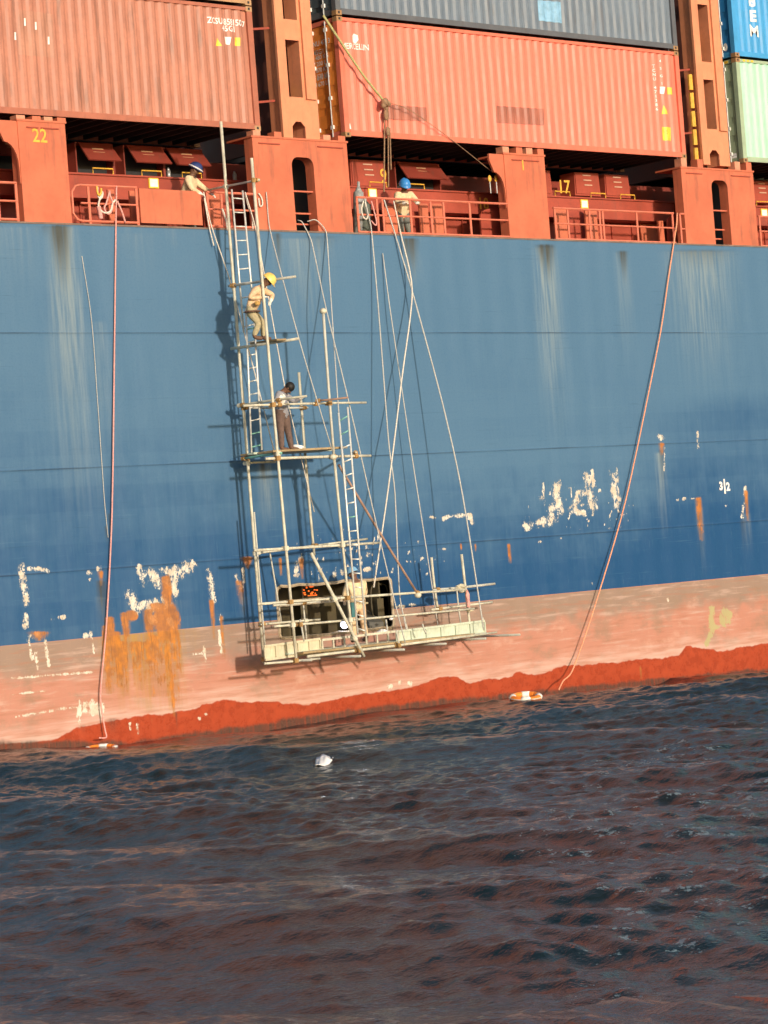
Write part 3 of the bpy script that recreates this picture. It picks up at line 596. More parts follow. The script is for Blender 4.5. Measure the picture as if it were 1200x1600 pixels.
rail_set(1184, 1330, 338, 384, [1186, 1200, 1250, 1300], slope=.045)
slab('bulwark_plate', [(217, 294), (313, 299), (317, 352), (221, 348)], .03, .07, M['deck_red'])

# --- lashing bridges over the arched pillars
DXW = P4[0] - P2[0]
def lashing_bridge(dx, k):
    X = lambda px, py: at(px, py, .12).x + dx
    Z = lambda px, py: at(px, py, .12).z
    b_ = empty('lashing_bridge', (X(465, 200), .3, P2[2])); b_.parent = ship; b_.location = ORG[b_.name] - ORG[ship.name]
    xl0, xl1, xr0, xr1 = X(441, 150), X(452, 150), X(475, 150), X(497, 150); zb = P2[2] + .047; zt = zb + 6.2
    MB().box((xl0, .12, zb), (xl1, .60, zt)).build('upright', M['bridge'], b_)
    MB().box((xl0 - .05, .115, zb), (xl0 - .001, .19, zt)).build('flange', M['bridge'], b_)
    MB().box((xr0, .16, zb), (xr1, .60, zt)).build('upright', M['bridge'], b_)
    MB().box((xr0 + .08, .10, Z(478, 155)), (xr1 - .06, .158, zt)).build('cover_plate', M['bridge'], b_)
    za, zc = Z(470, 190), Z(470, 152); a0, a1 = X(458, 200), X(478, 200); r = .12
    hole = [(a0, zb), (a0, za - r), (a0 + r, za), (a1 - r, za), (a1, za - r), (a1, zb)]
    MB().prism([(xl1 + .001, zb)] + hole + [(xr0 - .001, zb), (xr0 - .001, zc), (xl1 + .001, zc)], .14, .18).build('arch_plate', M['bridge'], b_)
    MB().box((xl1 + .001, .15, Z(455, 62)), (xr0 - .001, .19, Z(455, 30))).build('cross_plate', M['bridge'], b_)
    for zz in (zt - 1.8, zt - .6): MB().box((xl1 + .001, .15, zz), (xr0 - .001, .19, zz + .4)).build('cross_plate', M['bridge'], b_)
    for py in (42, 155): MB().bar((xl0 - 1.0, .35, Z(440, py) - .12), (xl0 - .06, .35, Z(440, py)), .05, .05).build('brace', M['coaming_red'], b_)
    xm = (xl1 + xr0) / 2
    MB().box((xr0 + .02, .7, zb), (xr0 + .10, 22., zt)).build('web_wall', M['web_shade'], b_)
    for xx, y_ in ((xm - .1, .8), (xm + .12, .95), (xl0 - .42, .7), (xl0 - .62, .5)):
        m = MB().tube((xx, y_, zb), (xx - .02, y_, zt), .02); m.box((xx - .04, y_ - .04, zb + 1.2), (xx + .04, y_ + .04, zb + 1.45)); m.build('lashing_rod', M['galv'], b_)
    m = MB().box((xl1 + .02, .70, Z(455, 28)), (xr0 - .25, .72, Z(455, -30))); pl = m.build('hazard_plate', M['hazard'], b_)
    if k == 0:
        m = MB().box((xm - .05, .6, Z(460, 148)), (xm + .15, .75, Z(460, 128))); m.build('turnbuckle_box', plain('lime', (.32, .33, .05), .6), b_)
        xa, xb_ = xl1 + .02, xr0 - .25
        for j in range(4):
            z0 = Z(455, 28) + j * .28
            MB().add([(xa, .694, z0 + .22), (xb_, .694, z0 - .02 if j else z0), (xb_, .694, z0 + .12), (xa, .694, z0 + .36), (xa, .699, z0 + .22), (xb_, .699, z0 - .02 if j else z0), (xb_, .699, z0 + .12), (xa, .699, z0 + .36)], [(0, 1, 2, 3), (7, 6, 5, 4), (0, 4, 5, 1), (1, 5, 6, 2), (2, 6, 7, 3), (3, 7, 4, 0)]).build('hazard_stripe', M['dark'], b_)
    else:
        m = MB()
        for j in range(5): m.tube((xl0 - .12, .3, zb + .05 + j * .5), (xl0 - .12, .3, zb + .47 + j * .5), .07, 8)
        m.build('yellow_pipe', M['yellow'], b_)
lashing_bridge(0, 0); lashing_bridge(DXW, 1)

# ------------------------------------------------------------------ containers
CL, CWD, CH = X_O1 - X_O0, 2.44, 2.896
def container(x0, y0, z0, body, frame, door, label, group='shipping containers stacked on the deck', detail=True, cast=None, stripes=False, seed=0):
    x1, y1, z1 = x0 + CL, y0 + CWD, z0 + CH
    c = empty('shipping_container', ((x0 + x1) / 2, (y0 + y1) / 2, z0), label, 'container', group)
    cast = cast or frame
    pitch = .278; n = int((CL - .36) / pitch); s0 = x0 + (CL - n * pitch) / 2; br = []; dp = []
    for k in range(n):
        a = s0 + k * pitch
        br += [a, a + .072, a + .140, a + .212]; dp += [.036, .036, .0, .0]
    br.append(s0 + n * pitch); dp.append(.036)
    br = [x0 + .10] + br + [x1 - .10]; dp = [.036] + dp + [.036]
    f = lambda x: float(np.interp(x, br, dp)) + .022
    prof = dict(breaks=br, f=f)
    zz = np.linspace(z0 + .165, z1 - .10, 10 if detail else 2); r = np.random.default_rng(seed)
    dent = lambda x, z: .022 * max(0, vn(x * .9 + seed * 7, z * 1.3) - .62) / .38
    def vn(x, z): return float(vnoise(np.array([x]), np.array([z]), 77)[0])
    vs, fs = [], []
    for x, d in zip(br, dp):
        for z in zz: vs.append((x, y0 + .022 + d + (dent(x, z) if detail else 0), z))
    nz = len(zz)
    for i in range(len(br) - 1):
        for j in range(nz - 1): fs.append((i * nz + j, (i + 1) * nz + j, (i + 1) * nz + j + 1, i * nz + j + 1))
    MB().add(vs, fs).build('side_panel', body, c)
    MB().box((x0 + .1, y1 - .05, z0 + .16), (x1 - .1, y1 - .02, z1 - .1)).build('side_panel', body, c)
    MB().box((x0 + .1, y0 + .07, z1 - .06), (x1 - .1, y1 - .07, z1 - .03)).build('roof_panel', body, c)
    for yy in (y0, y1 - .06):
        MB().box((x0 + .17, yy + .002, z0 + .03), (x1 - .17, yy + .058, z0 + .165)).build('bottom_rail', frame, c)
        MB().box((x0 + .17, yy + .004, z1 - .10), (x1 - .17, yy + .056, z1 - .02)).build('top_rail', frame, c)
        for xx in (x0, x1 - .16):
            MB().box((xx + .003, yy + .003 if yy == y0 else yy - .09, z0 + .12), (xx + .157, yy + .15 if yy == y0 else yy + .057, z1 - .12)).build('corner_post', frame, c)
    for xx in (x0, x1 - .178):
        for yy in (y0, y1 - .162):
            for zc in (z0, z1 - .118):
                m = MB().box((xx, yy, zc), (xx + .178, yy + .162, zc + .118)); m.m = 1
                if yy == y0: m.box((xx + .06, yy - .003, zc + .035), (xx + .118, yy + .01, zc + .09))
                m.build('corner_casting', [cast, M['dark']], c)
    m = MB()
    for k in range(28): xx = x0 + .3 + k * (CL - .6) / 27; m.box((xx - .03, y0 + .07, z0 + .035), (xx + .03, y1 - .07, z0 + .15))
    m.build('floor_beam', M['under'], c)
    MB().box((x0 + .12, y0 + .065, z0 + .151), (x1 - .12, y1 - .065, z0 + .175)).build('floor_panel', M['under'], c)
    # door end faces -x
    MB().box((x0 + .02, y0 + .163, z0 + .03), (x0 + .12, y1 - .163, z0 + .17)).build('door_sill', frame, c)
    hd = MB().box((x0 + .02, y0 + .163, z1 - .12), (x0 + .12, y1 - .163, z1 - .01)).build('door_header', frame, c)
    ym = (y0 + y1) / 2
    for ya, yb in ((y0 + .155, ym - .008), (ym + .008, y1 - .155)):
        d = MB().box((x0 + .04, ya, z0 + .18), (x0 + .09, yb, z1 - .13)).build('door', door, c)
        for k in range(5):
            if detail: MB().box((x0 + .028, ya + .08, z0 + .3 + k * .5), (x0 + .039, yb - .08, z0 + .62 + k * .5)).build('raised_panel', door, d)
        if detail:
            for yr in (ya + (yb - ya) * .28, ya + (yb - ya) * .75):
                MB().tube((x0 + .005, yr, z0 + .06), (x0 + .005, yr, z1 - .05), .019, 6).build('lock_rod', M['galv'], d)
                m = MB()
                for zk in (.25, .95, 1.75, 2.6): m.box((x0 - .012, yr - .05, z0 + zk), (x0 + .03, yr + .05, z0 + zk + .09))
                m.build('rod_guide', M['white'], d)
    MB().box((x1 - .09, y0 + .155, z0 + .15), (x1 - .05, y1 - .155, z1 - .12)).build('end_panel', body, c)
    if stripes:
        m = MB(); m2 = MB()
        for k in range(3): a = x0 + .30 + k * .17; m.box((a, y0 - .002, z1 - .085), (a + .10, y0 + .003, z1 - .03))
        for k in range(5): a = y0 + .3 + k * .22; m.box((x0 + .012, a, z1 - .10), (x0 + .019, a + .13, z1 - .03))
        m.build('height_stripes', M['hazard'], c)
    return c, prof
def cmat(nm, col, **k): return paint(nm, col, k.pop('rough', .5), k.pop('var', .12), k.pop('rust', .06), k.pop('dirt', .3), **k)
salmon = cmat('salmon_paint', (.80, .205, .138), dirt=.16, rust=.02, var=.07); salmon_f = cmat('salmon_frame', (.72, .18, .11), rust=.06); orange_d = cmat('orange_door', (.85, .27, .045), rust=.08); post_b = cmat('post_brown', (.50, .20, .10), rust=.2)
brick = cmat('brick_paint', (.47, .195, .130), dirt=.55, rust=.06, var=.16); brick_f = cmat('brick_frame', (.42, .14, .085), rust=.12); tan_f = cmat('tan_frame', (.46, .27, .14), rust=.2)
slate = cmat('slate_paint', (.155, .195, .245), dirt=.4, rust=.04, var=.14); slate_f = cmat('slate_frame', (.11, .115, .13), rust=.05); slate_d = cmat('slate_door', (.07, .10, .12))
blue = cmat('blue_paint', (.06, .33, .66), dirt=.15, rust=.02); blue_d = cmat('blue_door', (.02, .20, .50)); mint = cmat('mint_paint', (.42, .72, .54), dirt=.2, rust=.04, var=.08); mint_d = cmat('mint_door', (.36, .46, .31), rust=.05); rust_c = cmat('casting_rust', (.36, .20, .09), rust=.3)
X_L0 = at(408, 207, YC).x - CL; X_R0 = at(1163, 262, YC).x
print('stack gaps', X_O0 - X_L0 - CL, X_R0 - X_O1)
TI = CH + .03
O1, pO = container(X_O0, YC, Z_CB, salmon, salmon_f, orange_d, 'faded salmon container with two dark patches, standing between the two lashing bridges', cast=rust_c, seed=1)
L1, pL = container(X_L0, YC, Z_CB, brick, brick_f, brick, 'dusty brick-pink container with white serial number, standing above pillar 22', cast=tan_f, seed=2)
O2, pO2 = container(X_O0, YC, Z_CB + TI, slate, slate_f, slate_d, 'slate grey-blue container stacked on the salmon container', cast=rust_c, seed=3)
L2, _ = container(X_L0, YC, Z_CB + TI, brick, tan_f, brick, 'brown container on the dusty brick-pink one, only its tan bottom rail in view', seed=4)
R1, pR = container(X_R0, YC, Z_CB, mint, mint_d, mint_d, 'mint green container with white door lettering beside the right lashing bridge', cast=rust_c, stripes=True, seed=5)
R2, pR2 = container(X_R0, YC, Z_CB + TI, blue, blue, blue_d, 'bright blue container stacked on the mint green container', cast=rust_c, seed=6)
for k, (x0, z, m_, f_, lb) in enumerate([(X_O0, 0, slate, slate_f, 'slate container of the second row, hidden behind the salmon container'), (X_O0, 1, blue, blue, 'blue container of the second row, behind the slate grey-blue container'),
        (X_R0, 0, brick, brick_f, 'brick-pink container of the second row, behind the mint green container'), (X_R0, 1, salmon, salmon_f, 'salmon container of the second row, behind the bright blue container'),
        (X_L0, 0, slate, slate_f, 'slate container of the second row, behind the dusty brick-pink container'), (X_L0, 1, brick, brick_f, 'brick-pink container of the second row, behind the brown upper container')]):
    container(x0, YC + 2.52, Z_CB + z * TI, m_, f_, f_, lb, 'second row of containers', detail=False, seed=10 + k)
for k, (x0, z, m_, f_, lb) in enumerate([(X_O0, 2, brick, brick_f, 'brick-pink container of the third tier, above the slate grey-blue container'), (X_L0, 2, salmon, salmon_f, 'salmon container of the third tier, above the brown upper container'),
        (X_O0, 3, slate, slate_f, 'slate container of the fourth tier, on the brick-pink third-tier container'), (X_L0, 3, brick, brick_f, 'brick-pink container of the fourth tier, on the salmon third-tier container')]):
    container(x0, YC, Z_CB + z * TI, m_, f_, f_, lb, 'upper tiers of containers', detail=False, seed=20 + k)
# --- markings
dk = plain('dark_print', (.03, .03, .03), .6)
YF = YC
def mark(c, prof, s, px, py, size, mat=None, **k):
    p = at(px, py, YC + .03); return put_text(s, size, (p.x, YF, p.z), mat or M['white'], c, prof=prof, **k)
def patch(c, prof, pts, mat, name='paint_patch', lift=.003):
    bm = bmesh.new(); P_ = [at(x, y, YC + .03) for x, y in pts]; vs = [bm.verts.new((p.x, 0, p.z)) for p in P_]; bm.faces.new(vs)
    for xb in prof['breaks']:
        if min(p.x for p in P_) < xb < max(p.x for p in P_): bmesh.ops.bisect_plane(bm, geom=bm.verts[:] + bm.edges[:] + bm.faces[:], plane_co=(xb, 0, 0), plane_no=(1, 0, 0), dist=1e-5)
    for v in bm.verts: v.co.y = YF + prof['f'](v.co.x) - lift
    bmesh.ops.recalc_face_normals(bm, faces=bm.faces[:]); me = D.meshes.new(name); bm.to_mesh(me); bm.free(); return link_mesh(name, me, mat, c)
old = cmat('old_lettering_patch', (.40, .135, .09), dirt=.5, var=.25)
patch(O1, pO, [(608, 186), (668, 190), (668, 168), (608, 163)], old); patch(O1, pO, [(775, 192), (850, 196), (850, 170), (775, 165)], old)
patch(O2, pO2, [(843, 32), (879, 36), (877, 3), (841, 0)], plain('pale_blue_patch', (.22, .42, .60), .6))
mark(O1, pO, 'O', 556, 61, .40, bold=.06) if False else None
mark(O1, pO, 'MERCELLIN', 556, 73, .20, squeeze=.82)
m = MB(); p = at(555, 58, YC); ring = [(p.x + .17 * math.cos(t), p.z + .17 * math.sin(t)) for t in [2 * math.pi * k / 20 for k in range(20)]]
patch(O1, pO, [(551, 66), (557, 68), (560, 62), (559, 55), (554, 52), (550, 56)], M['white'], 'emblem')
mark(O1, pO, 'TCNU 471386', 1024, 137, .115, vertical=True, squeeze=1.1); mark(O1, pO, '4 5 G 1', 1033, 113, .10, vertical=True)
tri = lambda c, pr, px, py, k=1.: patch(c, pr, [(px - 4 * k, py + 7 * k), (px + 5 * k, py + 7.5 * k), (px - 2 * k, py - 7 * k)], M['label_yellow'], 'warning_triangle')
patch(O1, pO, [(1032, 146), (1037, 147), (1039, 136), (1032, 135)], M['white'], 'label'); patch(O1, pO, [(1044, 147), (1050, 148), (1049, 137), (1043, 136)], M['label_yellow'], 'label'); tri(O1, pO, 1039, 171)
patch(O1, pO, [(1036, 219), (1049, 220), (1049, 199), (1035, 198)], M['label_yellow'], 'label'); mark(O1, pO, '=\n=\n:', 1042, 209, .07, dk)
mark(L1, pL, 'ZCSU 858150', 351, 34, .20, squeeze=.86, bold=.02); mark(L1, pL, '45G1', 358, 45, .19, bold=.02); mark(L1, pL, '7', 381, 38, .18, bold=.02)
tri(L1, pL, 342, 65, .9); patch(L1, pL, [(354, 69), (359, 70), (361, 58), (352, 57)], M['white'], 'label'); patch(L1, pL, [(368, 71), (375, 72), (375, 59), (368, 58)], M['label_yellow'], 'label')
patch(L1, pL, [(30, 85), (85, 90), (82, 22), (28, 14)], cmat('brick_pale', (.46, .21, .14), dirt=.4, var=.2), lift=.002)
for px, py in ((40, 34), (57, 40), (77, 63), (25, 56)): patch(L1, pL, [(px - 1.2, py + 6), (px + 1.5, py + 6), (px + 1, py - 6), (px - 1.5, py - 6)], M['white'], 'scuff')
mark(R2, pR2, '78EMS'[:4], 1176, 14, .42, vertical=True, squeeze=1.3, bold=.05)
patch(O1, pO, [(545, 201), (550, 201), (548, 192)], M['white'], 'scuff')
def door_text(c, s, px, py, size, x0, Yd=.75, **k):
    p = at(px, py, YC + Yd); return put_text(s, size, (x0 + .026, YC + Yd, p.z), M['white'], c, axis='end', **k)
door_text(O1, 'TCNU 4713', 504, 69, .17, X_O0); door_text(O1, '45G1', 502, 82, .17, X_O0); door_text(O1, '30 480 KG\n67 200 LB\n 3 870 KG\n 8 530 LB', 505, 105, .15, X_O0); door_text(O1, '26 610 KG\n58 670 LB', 507, 127, .15, X_O0)
door_text(R1, '721 1', 1140, 120, .20, X_R0); door_text(R1, '457', 1140, 129, .19, X_R0); door_text(R1, '324\n716', 1143, 162, .17, X_R0); door_text(R1, '286\n630', 1144, 190, .17, X_R0)
door_text(R2, '221\n348', 1128, 20, .24, X_R0); door_text(R2, '0', 1139, 75, .26, X_R0, .35, bold=.08); door_text(R1, '=', 1154, 245, .3, X_R0, .35, bold=.08)

# ------------------------------------------------------------------ scaffold
YI, YO = -.58, -1.80
sca = empty('scaffold', at(430, 1034, -1.2), 'pole scaffold of cream tubes lashed against the blue hull round the cut opening', 'scaffold')
TUBES = []
def stick(p, q, Yp, Yq, r=.03, mat='tube', name='pole'):
    a, b = at(p[0], p[1], Yp), at(q[0], q[1], Yq); TUBES.append((a, b, r))
    m = MB(); N = 5; d = (b - a); o = Vector((random.uniform(-.012, .012), random.uniform(-.012, .012), random.uniform(-.012, .012)))
    m.path([a + d * (k / (N - 1)) + o * math.sin(math.pi * k / (N - 1)) for k in range(N)], r, 8, r * .92)
    return m.build(name, M[mat], sca, smooth=True)
stick((345, 190), (412, 1036), YI, YI, .036); stick((393, 247), (463, 1032), YO, YO, .036)
stick((467, 582), (491, 868), YI, YI, .034); stick((505, 486), (522, 716), YO, YO, .034, 'tube_grey'); stick((522, 714), (551, 1000), YO, YO, .032)
stick((486, 864), (569, 1026), YO - .07, YO - .07, .040); stick((529, 726), (655, 932), YO + .1, YO + .08, .030, 'tube_rust')
stick((421, 860), (440, 975), YI + .1, YI + .1, .02, 'tube_grey'); stick((397, 800), (414, 1010), YI - .25, YI - .25, .022, 'tube_grey')
stick((325, 297), (405, 281), .10, YO - .08, .026, 'tube_grey'); stick((357, 447), (462, 432), YI + .1, YO - .5, .030, 'tube_grey'); stick((361, 545), (467, 529), YI + .06, YO - .5, .034)
stick((371, 634), (479, 619), YI + .05, YO - .7, .028); stick((380, 634), (572, 629), YO + .08, YO + .08, .028); stick((384, 637), (481, 637), YI - .08, YI - .08, .026, 'tube_grey'); stick((497, 626), (544, 621), YO, YO - .6, .024, 'tube_rust')
stick((415, 717), (579, 712), YO + .08, YO + .08, .034); stick((377, 717), (440, 708), YI + .08, YO - .1, .03, 'green_alu'); stick((384, 724), (430, 722), YI + .08, YI + .08, .026)
stick((550, 708), (556, 707), YI, YO, .03)
stick((397, 860), (592, 848), YO + .08, YO + .08, .032); stick((403, 864), (574, 842), YI - .08, YI - .08, .028)
stick((403, 944), (727, 921), YO + .08, YO + .08, .030); stick((676, 922), (773, 912), YI - .08, YI - .08, .032, 'tube_grey'); stick((427, 946), (500, 940), YI - .08, YI - .08, .026)
stick((405, 976), (500, 968), YI - .08, YI - .08, .026); stick((428, 979), (741, 951), YO + .08, YO + .08, .026); stick((674, 953), (769, 941), YI - .08, YI - .08, .03)
stick((413, 1030), (620, 1007), YI - .08, YI - .08, .030); stick((480, 1026), (761, 990), YO + .08, YO + .08, .034); stick((413, 1037), (500, 1029), YO + .08, YO + .08, .028); stick((600, 1010), (776, 988), YI - .08, YI - .08, .026)
stick((674, 871), (684, 952), YI, YI, .034); stick((721, 866), (737, 1001), YO + .45, YO + .45, .034, 'tube'); stick((713, 915), (720, 975), YI + .1, YI + .1, .022, 'tube_grey')
for px, y0, y1, Yp in [(476, 935, 1000, YI), (472, 968, 1002, YO), (548, 950, 995, YI), (606, 968, 1012, YI), (634, 963, 985, YI), (663, 975, 990, YO), (560, 995, 1020, YO), (622, 985, 1012, YO), (757, 965, 992, YO + .5)]:
    stick((px - 3, y0), (px + 3, y1), Yp - .05, Yp - .05, .022, 'tube_grey')
for px, py in [(413, 1034), (489, 1028), (557, 1018), (622, 1009), (684, 1001), (737, 995)]:      # short transoms under the lower stage
    a = at(px, py, YI + .12); MB().tube(a, a + Vector((0, -1.65, 0)), .028).build('transom', M['tube_grey'], sca, smooth=True)
# couplers wherever two tubes pass close by
def closest(a0, a1, b0, b1):
    d1, d2, r = a1 - a0, b1 - b0, a0 - b0; a, e, f = d1.dot(d1), d2.dot(d2), d2.dot(r); c, b = d1.dot(r), d1.dot(d2); den = a * e - b * b
    s = min(max((b * f - c * e) / den, 0), 1) if den > 1e-9 else 0; t = min(max((b * s + f) / e, 0), 1); s = min(max((b * t - c) / a, 0), 1)
    return a0 + d1 * s, b0 + d2 * t
for i in range(len(TUBES)):
    for j in range(i):
        p, q = closest(TUBES[i][0], TUBES[i][1], TUBES[j][0], TUBES[j][1])
        d1 = (TUBES[i][1] - TUBES[i][0]).normalized(); d2 = (TUBES[j][1] - TUBES[j][0]).normalized()
        if (p - q).length < .15 and abs(d1.dot(d2)) < .9:
            m = MB(); m.tube(p - d1 * .05, p + d1 * .05, TUBES[i][2] + .022, 8); m.tube(q - d2 * .05, q + d2 * .05, TUBES[j][2] + .022, 8); m.tube(p, q, .03, 6)
            m.build('coupler', M['coupler'] if (i * 7 + j) % 3 else M['tube'], sca)
for px, py, Yp in [(505, 486, YO), (520, 714, YO), (721, 922, YO + .4), (653, 930, YO + .05)]:
    MB().ball(at(px, py, Yp), .085, 8, 6, (1, 1, .8)).build('lashing_knot', M['tube'], sca, smooth=True)
# planks of the stages
def plank(a, b, w, th, mat='wood', name='plank'):
    return MB().bar(a, b, w, th).build(name, M[mat], sca)
zs = at(430, 708, YO).z + .05
for k in range(5):
    yy = YI - .08 - k * .26; xa = at(380, 716, YI).x - .05 + random.uniform(-.1, .1); xb = at(548, 707, YO).x + random.uniform(-.2, .25)
    plank((xa, yy, zs + random.uniform(-.006, .012)), (xb, yy + random.uniform(-.03, .03), zs + .02), .22, .045, 'wood' if k != 1 else 'plank_green')
zl = at(560, 1016, YO).z + .07
for k in range(4):
    yy = YI - .12 - k * .30; xa = at(413, 1030, YI).x + random.uniform(-.1, .2); xb = at(735, 992, YO).x + random.uniform(-.2, .3)
    plank((xa, yy, zl + random.uniform(-.006, .012)), (xb, yy + random.uniform(-.03, .03), zl + .01), .25, .045, 'wood' if k % 2 else 'plank_green')
z3 = at(410, 538, YO).z
plank(at(398, 540, YI - .2) + Vector((0, 0, .05)), at(440, 534, YO - .2) + Vector((0, 0, .05)), .24, .04, 'wood')

# ------------------------------------------------------------------ ladders, ribbed boards
def ladder(a0, a1, b0, b1, n, mat, label, group=None, r=.022, green=()):
    """a0-a1 one stile, b0-b1 the other (world points); rungs between"""
    l = empty('ladder', (a1 + b1) / 2, label, 'ladder', group)
    MB().path([a0, a1], r, 6).build('stile', M[mat], l, smooth=True); MB().path([b0, b1], r, 6).build('stile', M[mat], l, smooth=True)
    for k in range(n):
        t = (k + .6) / n; MB().tube(a0.lerp(a1, t), b0.lerp(b1, t), r * .7, 6).build('rung', M['green_alu' if k in green else mat], l, smooth=True)
    return l
YL = -.85
ladder(at(362, 296, YL + .5), at(381, 520, YL), at(379, 298, YL + .4), at(399, 515, YL - .1), 10, 'alu', 'upper aluminium ladder hooked over the ship rail beside the yellow-helmeted worker')
ladder(at(384, 482, YL - .1), at(393, 707, YL), at(396, 480, YL - .2), at(409, 703, YL - .1), 11, 'alu', 'middle aluminium ladder standing on the left end of the plank stage', green=(0, 1, 9, 10))
ladder(at(529, 645, YO - .1), at(559, 990, YO - .1), at(543, 636, YO - .25), at(572, 995, YO - .25), 16, 'alu', 'aluminium ladder hanging from the plank stage down behind the worker at the opening', green=(0, 1, 7))
lz = at(560, 990, YO).z
def side_ladder(p0, p1, h, Yp, n, mat, label, board=None, name='ladder', cat='ladder'):
    a = at(*p0, Yp); b = at(*p1, Yp); l = empty(name, (a + b) / 2 - Vector((0, 0, h)), label, cat)
    u = Vector((0, 0, h))
    for o, nm in ((Vector((0, 0, 0)), 'stile'), (-u, 'stile')): MB().bar(a + o, b + o, .035, .05).build(nm, M[mat], l)
    for k in range(n + 1):
        p = a.lerp(b, k / n); MB().bar(p - Vector((0, 0, .026)), p - u + Vector((0, 0, .026)), .03, .035, (1, 0, 0)).build('rung' if not board else 'rib', M[mat], l)
    if board:
        m = MB(); d = Vector((0, .022, 0)); m.add([a + d, b + d, b - u + d, a - u + d, a + d * 1.5, b + d * 1.5, b - u + d * 1.5, a - u + d * 1.5], [(0, 3, 2, 1), (4, 5, 6, 7), (0, 1, 5, 4), (1, 2, 6, 5), (2, 3, 7, 6), (3, 0, 4, 7)]); m.build('board', M[board], l)
    return l
side_ladder((413, 1010), (500, 998), .30, -1.38, 5, 'plank_cream', 'cream ribbed board on edge at left end of the lowest stage', 'plank_cream', 'ribbed_board', 'board')
side_ladder((503, 1000), (622, 986), .27, -1.42, 7, 'tube', 'wooden ladder lying on its side along the middle of the lowest stage')
side_ladder((619, 987), (757, 970), .28, -1.38, 6, 'plank_green', 'pale green ribbed board on edge at right end of the lowest stage', 'plank_green', 'ribbed_board', 'board')

# ------------------------------------------------------------------ ropes
def rope(pts, r, mat, label, cat='rope', sag=0., group=None, name='rope', n=6):
    """pts: (px, py, Y) ; eased into a smooth run"""
    P_ = [at(*p) for p in pts]; out = []
    for i in range(len(P_) - 1):
        p1, p2 = P_[i], P_[i + 1]; L_ = (p2 - p1).length
        tan = lambda j: ((P_[min(j + 1, len(P_) - 1)] - P_[max(j - 1, 0)]).normalized() * min([L_] + [(P_[a_] - P_[a_ - 1]).length for a_ in (j, j + 1) if 0 < a_ < len(P_)]))
        m1, m2 = tan(i), tan(i + 1)
        for k in range(6):
            t = k / 6; out.append(p1 * (2 * t ** 3 - 3 * t * t + 1) + m1 * (t ** 3 - 2 * t * t + t) + p2 * (-2 * t ** 3 + 3 * t * t) + m2 * (t ** 3 - t * t))
    out.append(P_[-1])
    return tag(MB().path(out, r, n).build(name, M[mat], smooth=True), label, cat, group)
GR = 'guy ropes between rail and scaffold'
rope([(318, 300, .0), (330, 352, -.06), (359, 438, -.35), (392, 560, -.45), (428, 704, -.5)], .014, 'rope_white', "white guy rope from the navy-capped man's hands down to the plank stage", group=GR)
rope([(318, 302, .0), (326, 350, -.06), (334, 384, -.1)], .015, 'rope_white', 'short loose rope end below the bulwark plate by the navy-capped man', group=GR)
rope([(416, 300, .0), (422, 360, -.06), (467, 529, -1.9), (519, 704, YO)], .013, 'rope_grey', 'guy rope crossing right of the yellow helmet to the rusty pole', group=GR)
rope([(383, 300, .0), (401, 364, -.06), (444, 600, -.6), (465, 693, -.6), (491, 800, -.6)], .013, 'rope_white', 'guy rope passing behind both upper workers to the short inner pole', group=GR)
rope([(465, 344, .1), (472, 347, -.02), (487, 378, -.1), (509, 480, -.9), (544, 624, -1.6), (583, 797, YO), (613, 925, YO - .1), (633, 1004, YO - .1)], .014, 'rope_grey', 'long guy rope slanting from the pillar arch to the lowest stage', group=GR)
rope([(480, 346, .1), (494, 344, -.02), (510, 364, -.06), (516, 450, -.5), (529, 640, YO), (541, 760, YO)], .014, 'rope_grey', 'rope dropping from the pillar arch to the head of the hanging ladder', group=GR)
rope([(570, 310, .03), (574, 330, -.02), (580, 357, -.05), (591, 480, -.3), (607, 688, -.8), (617, 770, -1.), (624, 925, -1.3), (635, 984, YO)], .015, 'rope_grey', 'near-vertical rope from the railing coil down to the right of the opening', group=GR)
rope([(598, 396, -.04), (609, 480, -.2), (640, 690, -.4), (665, 850, -.6), (684, 976, YI)], .013, 'rope_grey', 'thin rope from the hull edge to the inner post of the lowest stage', group=GR)
rope([(600, 312, .03), (617, 365, -.05), (644, 455, -.3), (690, 625, -.9), (722, 770, -1.3), (756, 985, YO)], .018, 'rope_grey', 'rope from the rail to the far right corner of the lowest stage', group=GR)
rope([(615, 314, .03), (626, 365, -.05), (644, 455, -.33), (628, 590, -.6), (607, 760, -1.), (584, 918, -1.4)], .018, 'rope_white', 'rope that bends back left under the crossing to the opening', group=GR)
rope([(182, 291, .03), (181, 350, -.03), (179, 520, -.06), (175, 800, -.08), (166, 980, -.1), (157, 1086, -.10), (164, 1140, -.15), (166, 1152, -.2), (155, 1153, -.3)], .018, 'rope_pink', 'pink lifebuoy line hanging from the left rail past the big rust patch')
rope([(1058, 333, .02), (1057, 352, -.04), (1045, 430, -.08), (1030, 530, -.1), (978, 780, -.15), (930, 945, -.2), (905, 1020, -.25), (892, 1052, -.35), (880, 1064, -.5), (873, 1078, -.7)], .019, 'rope_orange', 'orange lifebuoy line slanting from the right rail into the water')
rope([(128, 400, -.02), (143, 500, -.02), (152, 620, -.02), (163, 780, -.02), (169, 840, -.02)], .009, 'rope_grey', 'thin grey weathered line on the hull left of the pink line')
rope([(505, 24, .0), (530, 62, -.05), (568, 118, -.08), (600, 158, -.06)], .032, 'rope_lime', 'thick lime green sling across the top of the salmon container', n=8)
rope([(600, 158, -.06), (640, 172, -.04), (700, 214, .05), (768, 268, .25)], .009, 'rope_brown', 'thin dark wire running from the sling knot to the hook by pillar 1')
rope([(768, 268, .25), (782, 250, .2), (793, 240, .2)], .022, 'rope_white', 'short wire from the hook up to the top of pillar 1')
k_ = MB(); c = at(601, 160, -.08)
